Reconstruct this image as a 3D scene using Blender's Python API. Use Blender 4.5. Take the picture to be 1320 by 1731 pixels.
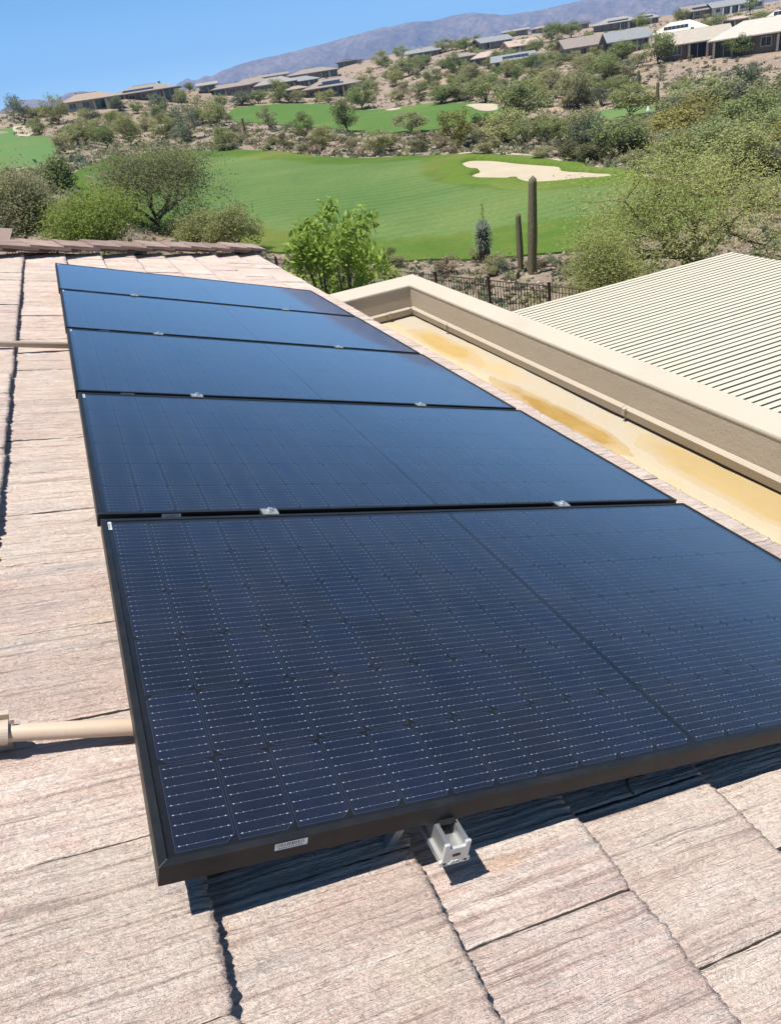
import bpy, bmesh, math, random
import numpy as np
from mathutils import Matrix, Vector, noise
from mathutils.geometry import delaunay_2d_cdt

# ------------------------------------------------------------------ camera, sky, sun, exposure
SC = bpy.context.scene
for o in list(bpy.data.objects):
    bpy.data.objects.remove(o)
ROLLPITCH = math.atan(1/3)                      # 4:12 roof
CAM_ROT = ((0.904533, -0.404536, -0.134798), (-0.313571, -0.416844, -0.853179), (0.288952, 0.813997, -0.503900))
CAM_POS = (0.151651, -0.709779, 0.812336)
cam_d = bpy.data.cameras.new('camera')
cam = bpy.data.objects.new('camera', cam_d)
SC.collection.objects.link(cam)
r_, d_, f_ = CAM_ROT
m = Matrix(((r_[0], -d_[0], -f_[0], CAM_POS[0]), (r_[1], -d_[1], -f_[1], CAM_POS[1]),
            (r_[2], -d_[2], -f_[2], CAM_POS[2]), (0, 0, 0, 1)))
cam.matrix_world = m
cam_d.sensor_fit = 'HORIZONTAL'; cam_d.sensor_width = 36.0
cam_d.lens = 36.0 * 1267.244 / 1320.0
cam_d.shift_x = (660.0 - 691.336) / 1320.0
cam_d.shift_y = (870.955 - 865.5) / 1320.0
cam_d.clip_start = 0.02; cam_d.clip_end = 60000.0
SC.camera = cam

SUN_EL, SUN_AZ = 76.2, 260.0                     # where the sun stands (azimuth clockwise from +Y)
world = bpy.data.worlds.new('World'); SC.world = world; world.use_nodes = True
wn = world.node_tree; wn.nodes.clear()
sky = wn.nodes.new('ShaderNodeTexSky'); sky.sky_type = 'NISHITA'; sky.sun_disc = False
sky.sun_elevation = math.radians(SUN_EL); sky.sun_rotation = math.radians(SUN_AZ)
sky.altitude = 400; sky.air_density = 0.45; sky.dust_density = 0.0; sky.ozone_density = 3.0
bg = wn.nodes.new('ShaderNodeBackground'); bg.inputs['Strength'].default_value = 0.105
wo = wn.nodes.new('ShaderNodeOutputWorld')
hs = wn.nodes.new('ShaderNodeHueSaturation'); hs.inputs['Saturation'].default_value = 1.1; hs.inputs['Hue'].default_value = 0.488
wn.links.new(sky.outputs[0], hs.inputs['Color']); wn.links.new(hs.outputs[0], bg.inputs['Color']); wn.links.new(bg.outputs[0], wo.inputs['Surface'])

sd = bpy.data.lights.new('sun', 'SUN'); sd.energy = 4.75; sd.angle = math.radians(0.53); sd.color = (1.0, 0.955, 0.89)
sun = bpy.data.objects.new('sun', sd); SC.collection.objects.link(sun)
se, sa = math.radians(SUN_EL), math.radians(SUN_AZ)
sun_dir = Vector((math.sin(sa)*math.cos(se), math.cos(sa)*math.cos(se), math.sin(se)))
sun.rotation_euler = sun_dir.to_track_quat('Z', 'Y').to_euler()
sun.location = (0, 0, 40)
SC.view_settings.view_transform = 'Standard'; SC.view_settings.look = 'None'
SC.view_settings.exposure = 0.78; SC.view_settings.gamma = 1.0
SC.view_settings.use_curve_mapping = False
SC.cycles.max_bounces = 8; SC.cycles.diffuse_bounces = 3; SC.cycles.glossy_bounces = 3
SC.cycles.transparent_max_bounces = 12; SC.cycles.volume_bounces = 0
SC.cycles.use_denoising = True

# ------------------------------------------------------------------ measured layout
CAM = CAM_POS
COLS = [
 (-180,[(0,-4),(20,-4),(60,-4),(200,-4),(1200,-10)]),
 (-40,[(0,-4),(12,-4),(40,-3.6),(80,-2.2),(120,-1),(160,1.2),(220,4),(300,6),(600,5),(1200,-8)]),
 (-2,[(0,-4),(12,-4),(25,-3.8),(40,-3.5),(80,-2.2),(120,-1.0),(160,1.8),(200,4),(260,6.5),(320,6.6),(600,3),(1200,-10)]),
 (2,[(0,-4),(12,-4),(25,-4.1),(40,-4.2),(80,-2.9),(120,-1.9),(160,-.3),(200,2.2),(260,5.4),(320,6.0),(600,3),(1200,-10)]),
 (5.7,[(0,-4),(12,-4.1),(25,-4.8),(42,-5.7),(80,-5.3),(100,-4.6),(120,-4.0),(160,-2.5),(200,-.2),(250,4.8),(300,6.4),(400,5.5),(700,2),(1200,-10)]),
 (10,[(0,-4),(12,-4.2),(25,-5.6),(37,-6.5),(60,-6.5),(80,-5.9),(100,-5.2),(115,-4.4),(150,-3.1),(200,-1.3),(260,1.7),(300,5.3),(360,6.8),(420,7),(700,4),(1200,-10)]),
 (14,[(0,-4),(12,-4.2),(25,-6.0),(37,-6.7),(45,-6.9),(80,-6.2),(107,-5.1),(150,-3.9),(162,-3.9),(230,-1.6),(260,.3),(380,6.8),(430,7.4),(700,8),(1200,-10)]),
 (18,[(0,-4),(12,-4.2),(25,-6.5),(37,-7.2),(45,-7.6),(80,-6.6),(100,-6.2),(140,-5.3),(210,-3.8),(260,-1.9),(300,.2),(400,4.3),(600,9),(900,10),(1200,-10)]),
 (22.5,[(0,-4),(12,-4.3),(25,-6.7),(34,-7.4),(42,-7.7),(60,-7.6),(80,-6.9),(92,-6.8),(130,-6.4),(190,-5.5),(250,-4.9),(320,.6),(420,5.0),(600,13.2),(800,14),(1200,-10)]),
 (27,[(0,-4),(12,-4.4),(25,-6.8),(34,-7.6),(42,-8.0),(60,-7.7),(72,-7.4),(85,-7.1),(120,-7.1),(160,-6.4),(200,-4.8),(260,-1),(330,2.5),(420,8.2),(600,15),(800,15),(1200,-10)]),
 (31.3,[(0,-4),(12,-4.4),(25,-6.8),(33,-7.5),(38,-7.8),(60,-7.8),(72,-7.6),(80,-7.4),(110,-7.9),(150,-7.6),(180,-6.7),(230,-4),(280,-1.1),(350,3.3),(450,9.2),(600,13),(800,12),(1200,-10)]),
 (35.4,[(0,-4),(12,-4.4),(25,-6.8),(33,-7.5),(38,-7.8),(60,-7.7),(66,-7.6),(80,-7.9),(110,-8.8),(140,-9.0),(170,-8),(210,-5.4),(250,-3.1),(320,.2),(420,5.8),(600,12.5),(800,11),(1200,-10)]),
 (39.5,[(0,-4),(12,-4.4),(25,-6.7),(38,-7.7),(60,-7.8),(80,-8.2),(110,-8.8),(130,-8.9),(160,-7.6),(200,-4.8),(230,-3.7),(300,-.9),(400,4.2),(500,8.6),(700,10),(1200,-10)]),
 (43.5,[(0,-4),(12,-4.4),(25,-6.6),(38,-7.5),(60,-7.8),(80,-8.4),(110,-9.2),(130,-8.3),(160,-6.7),(190,-5),(220,-4.3),(280,-1.8),(360,2.5),(450,6.2),(700,9),(1200,-10)]),
 (47.3,[(0,-4),(12,-4.4),(25,-6.5),(38,-7.3),(60,-7.7),(80,-8.7),(110,-9.4),(130,-8.3),(160,-6.7),(185,-5.3),(220,-4.7),(280,-2.3),(360,1.8),(450,5.4),(700,9),(1200,-10)]),
 (75,[(0,-4),(12,-4.2),(25,-5.5),(38,-6.5),(60,-7),(100,-8),(150,-6.8),(220,-4.5),(360,2),(700,9),(1200,-10)]),
 (180,[(0,-4),(20,-4),(60,-4),(200,-4),(1200,-10)]),
]
def _prof(tab, d):
    if d >= tab[-1][0]:
        return tab[-1][1] - 22.0 * min(1.0, (d - tab[-1][0]) / 3000.0)
    for i in range(1, len(tab)):
        if d < tab[i][0]:
            d0, z0 = tab[i-1]; d1, z1 = tab[i]
            t = (d - d0) / (d1 - d0)
            m0 = (z1 - z0); tt = t*t*(3-2*t)
            return z0 + (z1 - z0) * (0.55*t + 0.45*tt)
    return tab[-1][1]
def terrain(x, y):
    dx = x - CAM[0]; dy = y - CAM[1]
    d = math.hypot(dx, dy); az = math.degrees(math.atan2(dx, dy))
    for i in range(1, len(COLS)):
        if az <= COLS[i][0]:
            a0, t0 = COLS[i-1]; a1, t1 = COLS[i]
            t = (az - a0) / (a1 - a0); t = 0.5*t + 0.5*t*t*(3-2*t)
            z = _prof(t0, d) * (1-t) + _prof(t1, d) * t
            break
    k = max(0.0, min(1.0, (d - 90) / 80.0)) * max(0.0, min(1.0, (1500 - d) / 500.0))
    z += k * 0.35 * (math.sin(x*0.13+1.3)*math.cos(y*0.11) + 0.6*math.sin(x*0.31+y*0.23))
    return z
TREES = [
('ironwood',5.81,51.93,8.85,5.95,'large olive ironwood tree with leaning dark trunk behind the hip tiles'),
('bright',1.08,39.07,5.96,2.88,'bright yellow-green bushy tree just beyond the tile hip'),
('olive',-1.67,43.11,4.85,3.59,'broad olive-grey bush at the left edge below the small green'),
('mesquite',0.49,63.53,2.83,2.66,'dark green rounded tree behind the olive bush at the left edge'),
('palo',8.29,43.34,3.14,2.84,'thin olive palo verde beside the end of the tile hip'),
('palo',6.65,46.58,3.98,2.14,'low palo verde bush under the large ironwood tree'),
('grey',-2.09,191,5.12,4.87,'blue-grey tree on the skyline at the far left'),
('olive',1.3,216.78,6.11,2.36,'low olive bushes on the skyline right of the blue-grey tree'),
('palo',4.86,185.27,5.29,5.29,'palo verde on the skyline left of the peach-roofed house'),
('palo',0.33,151.67,3.14,2.75,'small palo verde beside the sand at the left fairway'),
('palo',6.56,133.61,4.08,3.37,'palo verde halfway up the slope below the peach-roofed house'),
('mesquite',8.44,125.88,3.89,3.21,'mesquite at the foot of the slope below the peach-roofed house'),
('olive',2.59,108.17,2.72,2.58,'olive bush at the right edge of the left fairway'),
('mesquite',18.88,237.44,3.59,2.81,'small dark tree in front of the peach-roofed house'),
('grey',20.35,223.97,4.89,3.26,'grey-green bush between the two left hilltop houses'),
('palo',14.34,172.8,3.35,3.58,'round palo verde in the middle of the left slope'),
('grey',10.92,177.54,3.75,2.93,'grey bush below the columns of the peach-roofed house'),
('palo',13.23,140.18,3.99,4.75,'tall palo verde right of centre on the left slope'),
('grey',29.17,218.21,5.89,3.97,'grey-green tree below the long hilltop house'),
('mesquite',39.25,242.98,4.13,4.13,'green tree at the right end of the long hilltop house'),
('mesquite',50.58,290.6,3.93,2.56,'small tree on the crest right of the long hilltop house'),
('grey',21.17,133.1,4.62,4.99,'blue-grey ironwood with dark trunk on the slope above the fairway'),
('palo',31.61,174.14,6.28,4.83,'wide palo verde behind the blue-grey ironwood'),
('mesquite',30.64,155.7,5.01,3.92,'green mesquite at the left end of the second fairway'),
('palo',22.1,110.1,3.29,2.9,'bright palo verde at the edge of the main fairway'),
('olive',22.56,191.46,2.19,2.06,'small olive bush below the long hilltop house'),
('dry',25.43,187.32,1.91,2.16,'dry brown bush below the long hilltop house'),
('mesquite',45.55,220.24,3.67,3.21,'mesquite on the crest left of the grouped roofs'),
('grey',53.06,229.09,6.73,3.2,'grey-green bushes below the white garage wall'),
('dry',35.42,137.54,3.76,3.36,'bare brownish bush in front of the second fairway'),
('palo',34.86,116.26,3.16,3.76,'thin palo verde in front of the middle of the second fairway'),
('mesquite',43.79,121.95,4.93,4.93,'forked mesquite standing before the second fairway'),
('palo',33.86,105.07,2.98,2.58,'palo verde below the forked mesquite'),
('palo',34.11,86,2.79,2.92,'palo verde with dark foot right of the forked mesquite'),
('olive',48.6,109.07,4.56,3.04,'wide olive-grey bush before the right half of the second fairway'),
('yellow',41.77,81.46,3.92,4.19,'large yellowish palo verde left of the upper sand bunker'),
('dark',38.25,84.32,1.86,1.39,'round dark bush left of the yellowish palo verde'),
('dark',46.34,85.64,1.38,1.25,'round dark bush right of the yellowish palo verde'),
('dark',53.1,96.46,2.64,2.8,'dark ragged cholla bush in front of the upper sand bunker'),
('mesquite',64.31,233.59,6.31,5.98,'dense dark mesquite in front of the grouped roofs'),
('mesquite',57.77,230.13,5.19,3.4,'mesquite left of the dense dark mesquite'),
('olive',69.78,232.98,5.02,3.34,'olive bush in front of the small peach roof'),
('palo',75.47,223.61,5.54,3.26,'palo verde below the house with the black arched panels'),
('mesquite',69.73,183.86,6.56,5.19,'broad mesquite at the far end of the second fairway'),
('mesquite',79.65,162.6,6.28,3.52,'dome-shaped mesquite on the far edge of the second fairway'),
('mesquite',100.42,208.6,5.73,5.09,'dark tree uphill of the dome-shaped mesquite'),
('mesquite',109.09,211.83,6.18,6.18,'tall green tree below the pink-roofed hillside house'),
('olive',103.22,192.62,5.38,5.38,'olive tree right of the tall green hillside tree'),
('mesquite',81.42,146.25,6.71,5.09,'spreading mesquite behind the upper sand bunker'),
('mesquite',123.39,274.79,7.8,6.16,'mesquite below the grey-roofed hillside house'),
('palo',111.25,258.9,5.8,4.45,'palo verde on the slope left of the dome-shaped mesquite'),
('palo',158.98,385.44,9.04,7.07,'palo verde near the crest left of the grey-roofed house'),
('mesquite',190.86,433.14,8.94,6.71,'green tree touching the left end of the grey-roofed house'),
('palo',177.48,355.2,9.07,5.34,'palo verde on the crest right of the grey-roofed house'),
('mesquite',177.7,335.2,8.65,5.34,'dark crest tree left of the gabled crest house'),
('mesquite',66.12,107.53,8.62,5.81,'big round mesquite right of the upper sand bunker'),
('palo',48.66,82.58,5.3,3.4,'bushy palo verde below the big round mesquite'),
('mesquite',44.98,57.51,4.5,3.47,'spreading mesquite at the right end of the cart path'),
('grey',44.44,60.74,3.6,3.29,'grey-green mesquite left of the spreading cart path mesquite'),
('palo',53.27,78.72,2.13,2.27,'small upright palo verde behind the lower bunker'),
('olive',87.86,125.72,6.08,6.08,'dark olive tree left of the far putting green'),
('mesquite',110.72,147.34,6.42,5.8,'green tree on the slope below the grey gabled house'),
('olive',127.32,178.3,6.44,4.83,'olive tree below the cottage with the arched window'),
('olive',112.61,144.54,5.12,3.66,'dull olive bush on the slope left of the saguaro with arms'),
('palo',77.79,97.12,6.75,4.39,'wide palo verde in front of the far putting green'),
('mesquite',127.95,151.98,6.99,5.83,'leafy mesquite left of the beige hillside house'),
('mesquite',135.23,174.27,6.68,5.08,'leafy tree in front of the grey gabled house'),
('mesquite',203.91,217.57,8.62,4.31,'round tree above the beige hillside house'),
('mesquite',129.27,130.21,6.03,3.82,'flat-topped tree in front of the large pale-roofed house'),
('mesquite',212.81,207.42,8.41,3.84,'dark tree behind the large pale-roofed house'),
('pale',256,254.68,6.43,5.55,'pale green tree on the top terrace'),
('grey',105.23,102.51,2.52,2.34,'lone blue-grey bush on the bare right slope'),
('yellow',57.39,62.51,4.13,4.13,'yellow-green palo verde right of the far putting green'),
('mesquite',77.81,82.54,7.66,4.66,'dark mesquite thicket at the foot of the bare right slope'),
('mesquite',54.26,52.53,6.03,4.42,'big spreading mesquite on the right with a forked dark trunk'),
('yellow',49.73,49.98,3.41,1.71,'low yellowish bush with shade under it on the right'),
('olive',81.32,75.87,6.03,4.45,'olive-green tree at the right edge above the big mesquite'),
('grey',39.08,34.93,2.95,2.18,'grey-green mesquite at the right edge below the big mesquite'),
('palo',38.25,42.87,3.85,3.13,'palo verde right of the cart path mesquite'),
('olive',46.93,56.43,2.24,2.04,'olive bush between the cart path mesquite and the palo verde'),
('palo',34.58,35.39,2.75,1.55,'sparse palo verde behind the near airy palo verde'),
('olive',32.19,29.47,2.7,1.44,'olive scrub at the right edge beyond the pergola'),
('mesquite',161.34,253.95,8.02,4.81,'green tree between the hillside roofs'),
('mesquite',207.65,313.07,10.9,7.43,'dark tree below the row of crest roofs'),
('mesquite',216.86,313.6,8.49,6,'small tree above the cottage with the arched window'),
('palo',167.19,272.93,5.98,3.84,'palo verde beside the cream gabled roof'),
('mesquite',161.06,219.04,5.01,3.94,'tree at the right end of the cottage with the arched window'),
('mesquite',128.58,204.05,6.5,4.22,'tree in front of the grey-roofed house with blue panels'),
('palo',117.78,197.88,6.24,4.06,'palo verde below the grey-roofed house with blue panels'),
('mesquite',232.48,287.3,8.06,5.69,'tree above the grey gabled house'),
('palo',243.22,277.57,7,4.66,'pale tree on the terrace above the solar-roofed house'),
('olive',104.63,159.02,5.69,4.4,'olive bush on the grey slope above the sandy wash'),
('palo',94.33,148.78,4.82,3.62,'palo verde on the slope below the cottages'),
('mesquite',135.97,235.3,5.5,4.4,'tree left of the grey-roofed house with blue panels'),
]
BUSHES = [
('olive',37.4,90.46,2.22,1.95,'left','large olive bush downhill of the wide olive-grey bush'),
('olive',25.02,119.28,2.42,1.88,'left','large olive bush right of the bright palo verde'),
('olive',27.35,115.51,1.46,1.08,'left','middle of three small olive bushes right of the bright palo verde'),
('dark',28.37,101.05,1.69,1.03,'left','right-hand of two dark bushes downhill of the thin palo verde'),
('olive',25.45,101.57,1.32,1.01,'left','rightmost of three small olive bushes right of the bright palo verde'),
('olive',21.92,109.17,2.45,1.49,'left','large olive bush downhill of the bright palo verde'),
('olive',28.02,95.5,1.87,1.47,'left','olive bush downhill of the palo verde below the forked mesquite'),
('dry',38.99,118.41,1.7,1.49,'left','dry brown bush uphill of the palo verde below the forked mesquite'),
('dry',27.32,123.02,1.95,1.08,'left','dry brown bush right of the bright palo verde'),
('olive',27.01,121.59,1.55,1.23,'left','leftmost of three small olive bushes right of the bright palo verde'),
('dark',34.71,96.01,1.2,1.07,'left','right-hand of two small dark bushes right of the palo verde below the forked mesquite'),
('dark',46.77,86.27,1.68,1.25,'left','dark bush right of the large yellowish palo verde'),
('olive',33.56,104.46,1.14,0.64,'left','small olive bush downhill of the palo verde below the forked mesquite'),
('dark',35.53,85.99,1.29,0.82,'left','small dark bush downhill of the wide olive-grey bush'),
('dark',35.3,112.23,1.85,1.52,'left','dark bush left of the palo verde below the forked mesquite'),
('dark',36.43,90.86,1.63,1.07,'left','leftmost of three dark bushes downhill of the wide olive-grey bush'),
('olive',50.7,93.73,1.59,1.22,'left','olive bush right of the large yellowish palo verde'),
('dry',29.78,95.78,1.87,1.24,'left','right-hand of two dry brown bushes downhill of the palo verde below the forked mesquite'),
('dry',29.69,99.05,1.99,1.59,'left','left-hand of two dry brown bushes downhill of the palo verde below the forked mesquite'),
('olive',51.05,90.87,1.19,1.07,'left','small olive bush left of the bushy palo verde'),
('dry',50.89,95.66,2.14,1.44,'left','large dry brown bush right of the large yellowish palo verde'),
('dark',37.23,105.38,1.2,1.05,'left','left-hand of two small dark bushes right of the palo verde below the forked mesquite'),
('olive',45.12,93.43,1.41,1.26,'left','small olive bush left of the large yellowish palo verde'),
('dark',43.26,79.79,2.21,1.3,'left','large dark bush downhill of the large yellowish palo verde'),
('olive',38.4,117.92,1.7,1.02,'left','left-hand of two olive bushes uphill of the palo verde below the forked mesquite'),
('dry',38.51,76.69,1.75,1.26,'left','left-hand of two dry brown bushes downhill of the large yellowish palo verde'),
('dark',39.06,107.89,1.68,1.01,'left','dark bush right of the palo verde below the forked mesquite'),
('dry',42.71,87.04,1.37,1.2,'left','small dry brown bush downhill of the large yellowish palo verde'),
('olive',28.56,110.43,1.83,1.36,'left','olive bush downhill of the bare brownish bush'),
('dark',31.43,98.57,2.19,1.74,'left','large dark bush downhill of the palo verde below the forked mesquite'),
('dark',43.99,94.3,2.09,1.36,'left','large dark bush downhill of the wide olive-grey bush'),
('dark',36.79,82.05,1.59,0.98,'left','middle of three dark bushes downhill of the wide olive-grey bush'),
('dry',33.95,94.6,1.57,1.02,'left','left-hand of two small dry brown bushes right of the palo verde below the forked mesquite'),
('dry',41.35,84.67,2.22,1.49,'left','large dry brown bush downhill of the large yellowish palo verde'),
('dark',38.34,83.88,1.61,1.36,'left','rightmost of three dark bushes downhill of the wide olive-grey bush'),
('olive',40.27,72.83,1.84,1.35,'left','olive bush downhill of the large yellowish palo verde'),
('dark',30.56,115.2,2.3,1.49,'left','large dark bush left of the thin palo verde'),
('olive',39,86.61,1.36,1.12,'left','left-hand of two small olive bushes downhill of the wide olive-grey bush'),
('dry',33.55,89.8,1.54,1.15,'left','right-hand of two small dry brown bushes right of the palo verde below the forked mesquite'),
('olive',46.88,103.7,1.35,0.95,'left','right-hand of two small olive bushes downhill of the wide olive-grey bush'),
('dark',27.77,102.56,1.99,1.13,'left','left-hand of two dark bushes downhill of the thin palo verde'),
('olive',50.56,91.13,2.35,1.38,'left','large olive bush downhill of the dark ragged cholla bush'),
('olive',36.37,100.3,1.7,1.14,'left','right-hand of two olive bushes right of the palo verde below the forked mesquite'),
('dry',28.08,124.95,2.11,1.44,'left','large dry brown bush right of the bright palo verde'),
('olive',37.39,111.27,1.69,1,'left','left-hand of two olive bushes right of the palo verde below the forked mesquite'),
('olive',38.63,118.51,1.97,1.15,'left','right-hand of two olive bushes uphill of the palo verde below the forked mesquite'),
('olive',42.84,66.44,1.4,0.97,'path','left-hand of two small olive bushes downhill of the small upright palo verde'),
('olive',45.82,61.21,1.41,1.07,'path','left-hand of two small olive bushes right of the small upright palo verde'),
('olive',46.75,66.96,1.4,0.81,'path','right-hand of two small olive bushes downhill of the small upright palo verde'),
('dark',43.24,76.76,1.89,1.44,'path','dark bush downhill of the bushy palo verde'),
('dark',44.68,61.65,2.35,1.7,'path','second of four large dark bushes downhill of the small upright palo verde'),
('olive',47.74,55.89,2.33,2.03,'path','left-hand of two large olive bushes downhill of the yellow-green palo verde'),
('dark',41.38,56.32,1.59,1.01,'path','middle of three small dark bushes downhill of the small upright palo verde'),
('olive',45.81,65.2,1.79,1.06,'path','right-hand of two olive bushes downhill of the small upright palo verde'),
('dark',49.24,57.95,1.29,0.77,'path','small dark bush downhill of the yellow-green palo verde'),
('dark',48.3,61,1.55,0.94,'path','small dark bush right of the small upright palo verde'),
('dark',41.87,59.98,1.93,1.56,'path','second of five dark bushes downhill of the small upright palo verde'),
('olive',43.17,76.09,1.57,1.25,'path','small olive bush downhill of the bushy palo verde'),
('olive',41.39,64.1,1.77,1.2,'path','left-hand of two olive bushes downhill of the small upright palo verde'),
('olive',49.82,62.18,1.25,0.93,'path','right-hand of two small olive bushes right of the small upright palo verde'),
('dark',42.35,50.54,1.86,1.03,'path','dark bush left of the sparse palo verde'),
('dark',41.92,57.05,2.32,1.8,'path','rightmost of four large dark bushes downhill of the small upright palo verde'),
('dark',41.5,59.41,2.06,1.78,'path','leftmost of four large dark bushes downhill of the small upright palo verde'),
('dark',50.73,62.9,2.19,1.74,'path','large dark bush left of the yellow-green palo verde'),
('dark',42.28,57.86,1.78,1.17,'path','rightmost of five dark bushes downhill of the small upright palo verde'),
('dark',42.88,61.34,1.81,1.2,'path','third of five dark bushes downhill of the small upright palo verde'),
('dark',42.54,62.26,1.3,1.05,'path','leftmost of three small dark bushes downhill of the small upright palo verde'),
('olive',42.65,52.93,2,1.12,'path','right-hand of two olive bushes right of the small upright palo verde'),
('dark',48.02,70.23,1.71,1.23,'path','leftmost of five dark bushes downhill of the small upright palo verde'),
('olive',49.02,60.45,1.98,1.75,'path','left-hand of two olive bushes left of the yellow-green palo verde'),
('dark',41.3,49.69,2.04,1.44,'path','large dark bush left of the sparse palo verde'),
('dark',45.1,61.04,1.43,1.1,'path','rightmost of three small dark bushes downhill of the small upright palo verde'),
('olive',42.03,58.16,2.09,1.35,'path','large olive bush downhill of the small upright palo verde'),
('dark',41.26,56.6,2.24,1.34,'path','third of four large dark bushes downhill of the small upright palo verde'),
('dark',45.05,64.18,1.99,1.73,'path','fourth of five dark bushes downhill of the small upright palo verde'),
('olive',48.76,63.73,1.96,1.43,'path','left-hand of two olive bushes right of the small upright palo verde'),
('grey',29.93,226.54,1.36,0.86,'lslope','small grey-green bush downhill of the grey-green tree'),
('dark',29.86,234.74,1.66,1.13,'lslope','small dark bush left of the grey-green tree'),
('olive',8,148.55,2.4,1.39,'lslope','olive bush downhill of the grey bush'),
('grey',31.45,224.05,2.78,2,'lslope','large grey-green bush uphill of the dry brown bush'),
('dry',7.52,171.01,2.2,1.51,'lslope','dry brown bush left of the grey bush'),
('olive',35.63,171.08,2.64,2.14,'lslope','large olive bush right of the green mesquite'),
('dark',27.43,129.97,2.69,1.61,'lslope','large dark bush uphill of the bright palo verde'),
('grey',21.05,222.42,1.83,1.4,'lslope','grey-green bush downhill of the grey-green bush'),
('grey',32.35,181.21,2.51,1.7,'lslope','large grey-green bush left of the green mesquite'),
('dry',31.6,176.18,2.74,2,'lslope','right-hand of two large dry brown bushes right of the blue-grey ironwood'),
('dry',30.44,182.3,1.42,0.8,'lslope','small dry brown bush uphill of the blue-grey ironwood'),
('grey',10.81,177.9,2.89,2.26,'lslope','large grey-green bush downhill of the grey bush'),
('dark',4.7,181.94,2.81,2.15,'lslope','large dark bush right of the small palo verde'),
('olive',16.25,191.39,1.59,1.23,'lslope','small olive bush downhill of the round palo verde'),
('grey',19.05,198.62,2.79,1.68,'lslope','large grey-green bush right of the round palo verde'),
('olive',5.09,129.25,2.56,2.01,'lslope','large olive bush downhill of the grey bush'),
('olive',31.4,257,2.87,1.95,'lslope','large olive bush downhill of the long brown-roofed hilltop house'),
('olive',21.19,139.11,2.08,1.83,'lslope','olive bush downhill of the blue-grey ironwood'),
('dry',34.84,196.71,2.04,1.3,'lslope','dry brown bush left of the green mesquite'),
('dark',4.04,148.03,2.26,1.76,'lslope','dark bush right of the small palo verde'),
('grey',25.48,128.95,2.44,1.5,'lslope','large grey-green bush left of the bright palo verde'),
('dry',10.81,148.5,2.51,1.52,'lslope','large dry brown bush left of the tall palo verde'),
('grey',14.26,229.82,1.33,1.01,'lslope','small grey-green bush downhill of the peach tiled hilltop house'),
('grey',31.29,179.18,1.33,0.99,'lslope','small grey-green bush uphill of the blue-grey ironwood'),
('olive',25.96,127.68,1.66,1.38,'lslope','small olive bush uphill of the bright palo verde'),
('dark',54.38,257.03,1.68,0.95,'lslope','small dark bush left of the grey-green bushes'),
('olive',47.77,264.84,2.71,1.91,'lslope','large olive bush downhill of the low grey roof'),
('dry',8.57,150.39,2.37,1.46,'lslope','dry brown bush downhill of the grey bush'),
('dry',9.26,211.99,1.44,1.06,'lslope','small dry brown bush left of the grey bush'),
('grey',16.9,128.5,1.63,0.9,'lslope','small grey-green bush downhill of the blue-grey ironwood'),
('olive',19.54,171.1,1.91,1.47,'lslope','olive bush right of the tall palo verde'),
('dry',39.42,193.81,2.04,1.71,'lslope','dry brown bush uphill of the green mesquite'),
('grey',31.46,234.15,2.1,1.72,'lslope','grey-green bush left of the grey-green tree'),
('dry',36.18,196.44,1.48,0.85,'lslope','small dry brown bush left of the green mesquite'),
('grey',19.83,130.31,2.94,2.31,'lslope','large grey-green bush downhill of the blue-grey ironwood'),
('grey',4.89,150.23,1.33,0.83,'lslope','small grey-green bush right of the small palo verde'),
('dark',21.46,113.51,1.38,1.13,'lslope','small dark bush downhill of the bright palo verde'),
('dry',26.15,156.59,2.82,2.2,'lslope','left-hand of two large dry brown bushes right of the blue-grey ironwood'),
('olive',24.66,184.85,2.68,2.09,'lslope','large olive bush downhill of the dry brown bush'),
('dark',21.69,135.55,1.72,1.43,'lslope','small dark bush downhill of the blue-grey ironwood'),
('palo',120.9,247.03,2.52,1.5,'mslope','small yellow-green bush left of the tall green tree'),
('olive',123.12,239.68,1.91,1.56,'mslope','small olive bush downhill of the tall green tree'),
('dark',207.83,541.86,2.08,1.4,'mslope','small dark bush right of the dark roofed house'),
('dark',104.06,181.84,2.33,1.63,'mslope','small dark bush uphill of the big round mesquite'),
('dry',129.47,311.64,2.16,1.65,'mslope','small dry brown bush left of the mesquite below the grey-roofed hillside house'),
('dry',141.48,269.31,3.08,1.88,'mslope','dry brown bush downhill of the tan-roofed hillside house'),
('dark',84.47,182.87,3.74,2.21,'mslope','large dark bush left of the dome-shaped mesquite'),
('olive',133.2,285.99,3.24,1.98,'mslope','olive bush right of the mesquite below the grey-roofed hillside house'),
('olive',83.85,157.94,3.08,2.74,'mslope','left-hand of two olive bushes right of the dome-shaped mesquite'),
('olive',97.62,248.48,2.8,1.59,'mslope','olive bush right of the broad mesquite'),
('palo',104.65,274.74,2.95,2.54,'mslope','yellow-green bush uphill of the broad mesquite'),
('dark',134.39,286.11,3.8,2.5,'mslope','large dark bush right of the mesquite below the grey-roofed hillside house'),
('olive',90.96,171.36,2.67,2.22,'mslope','right-hand of two olive bushes right of the dome-shaped mesquite'),
('palo',113.38,226.35,2.11,1.77,'mslope','small yellow-green bush downhill of the tall green tree'),
('dark',153.69,339,2.74,2.23,'mslope','dark bush uphill of the mesquite below the grey-roofed hillside house'),
('palo',131.42,233.59,3.74,2.48,'mslope','large yellow-green bush downhill of the pink-roofed hillside house'),
('olive',102.54,185.42,3.75,2.56,'mslope','large olive bush downhill of the tall green tree'),
('olive',106.24,269.31,3.3,2.76,'mslope','olive bush uphill of the broad mesquite'),
('palo',180.97,410.68,2.53,1.73,'mslope','small yellow-green bush uphill of the mesquite below the grey-roofed hillside house'),
('olive',97.32,201.04,2.87,2.37,'mslope','olive bush uphill of the dome-shaped mesquite'),
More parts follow.
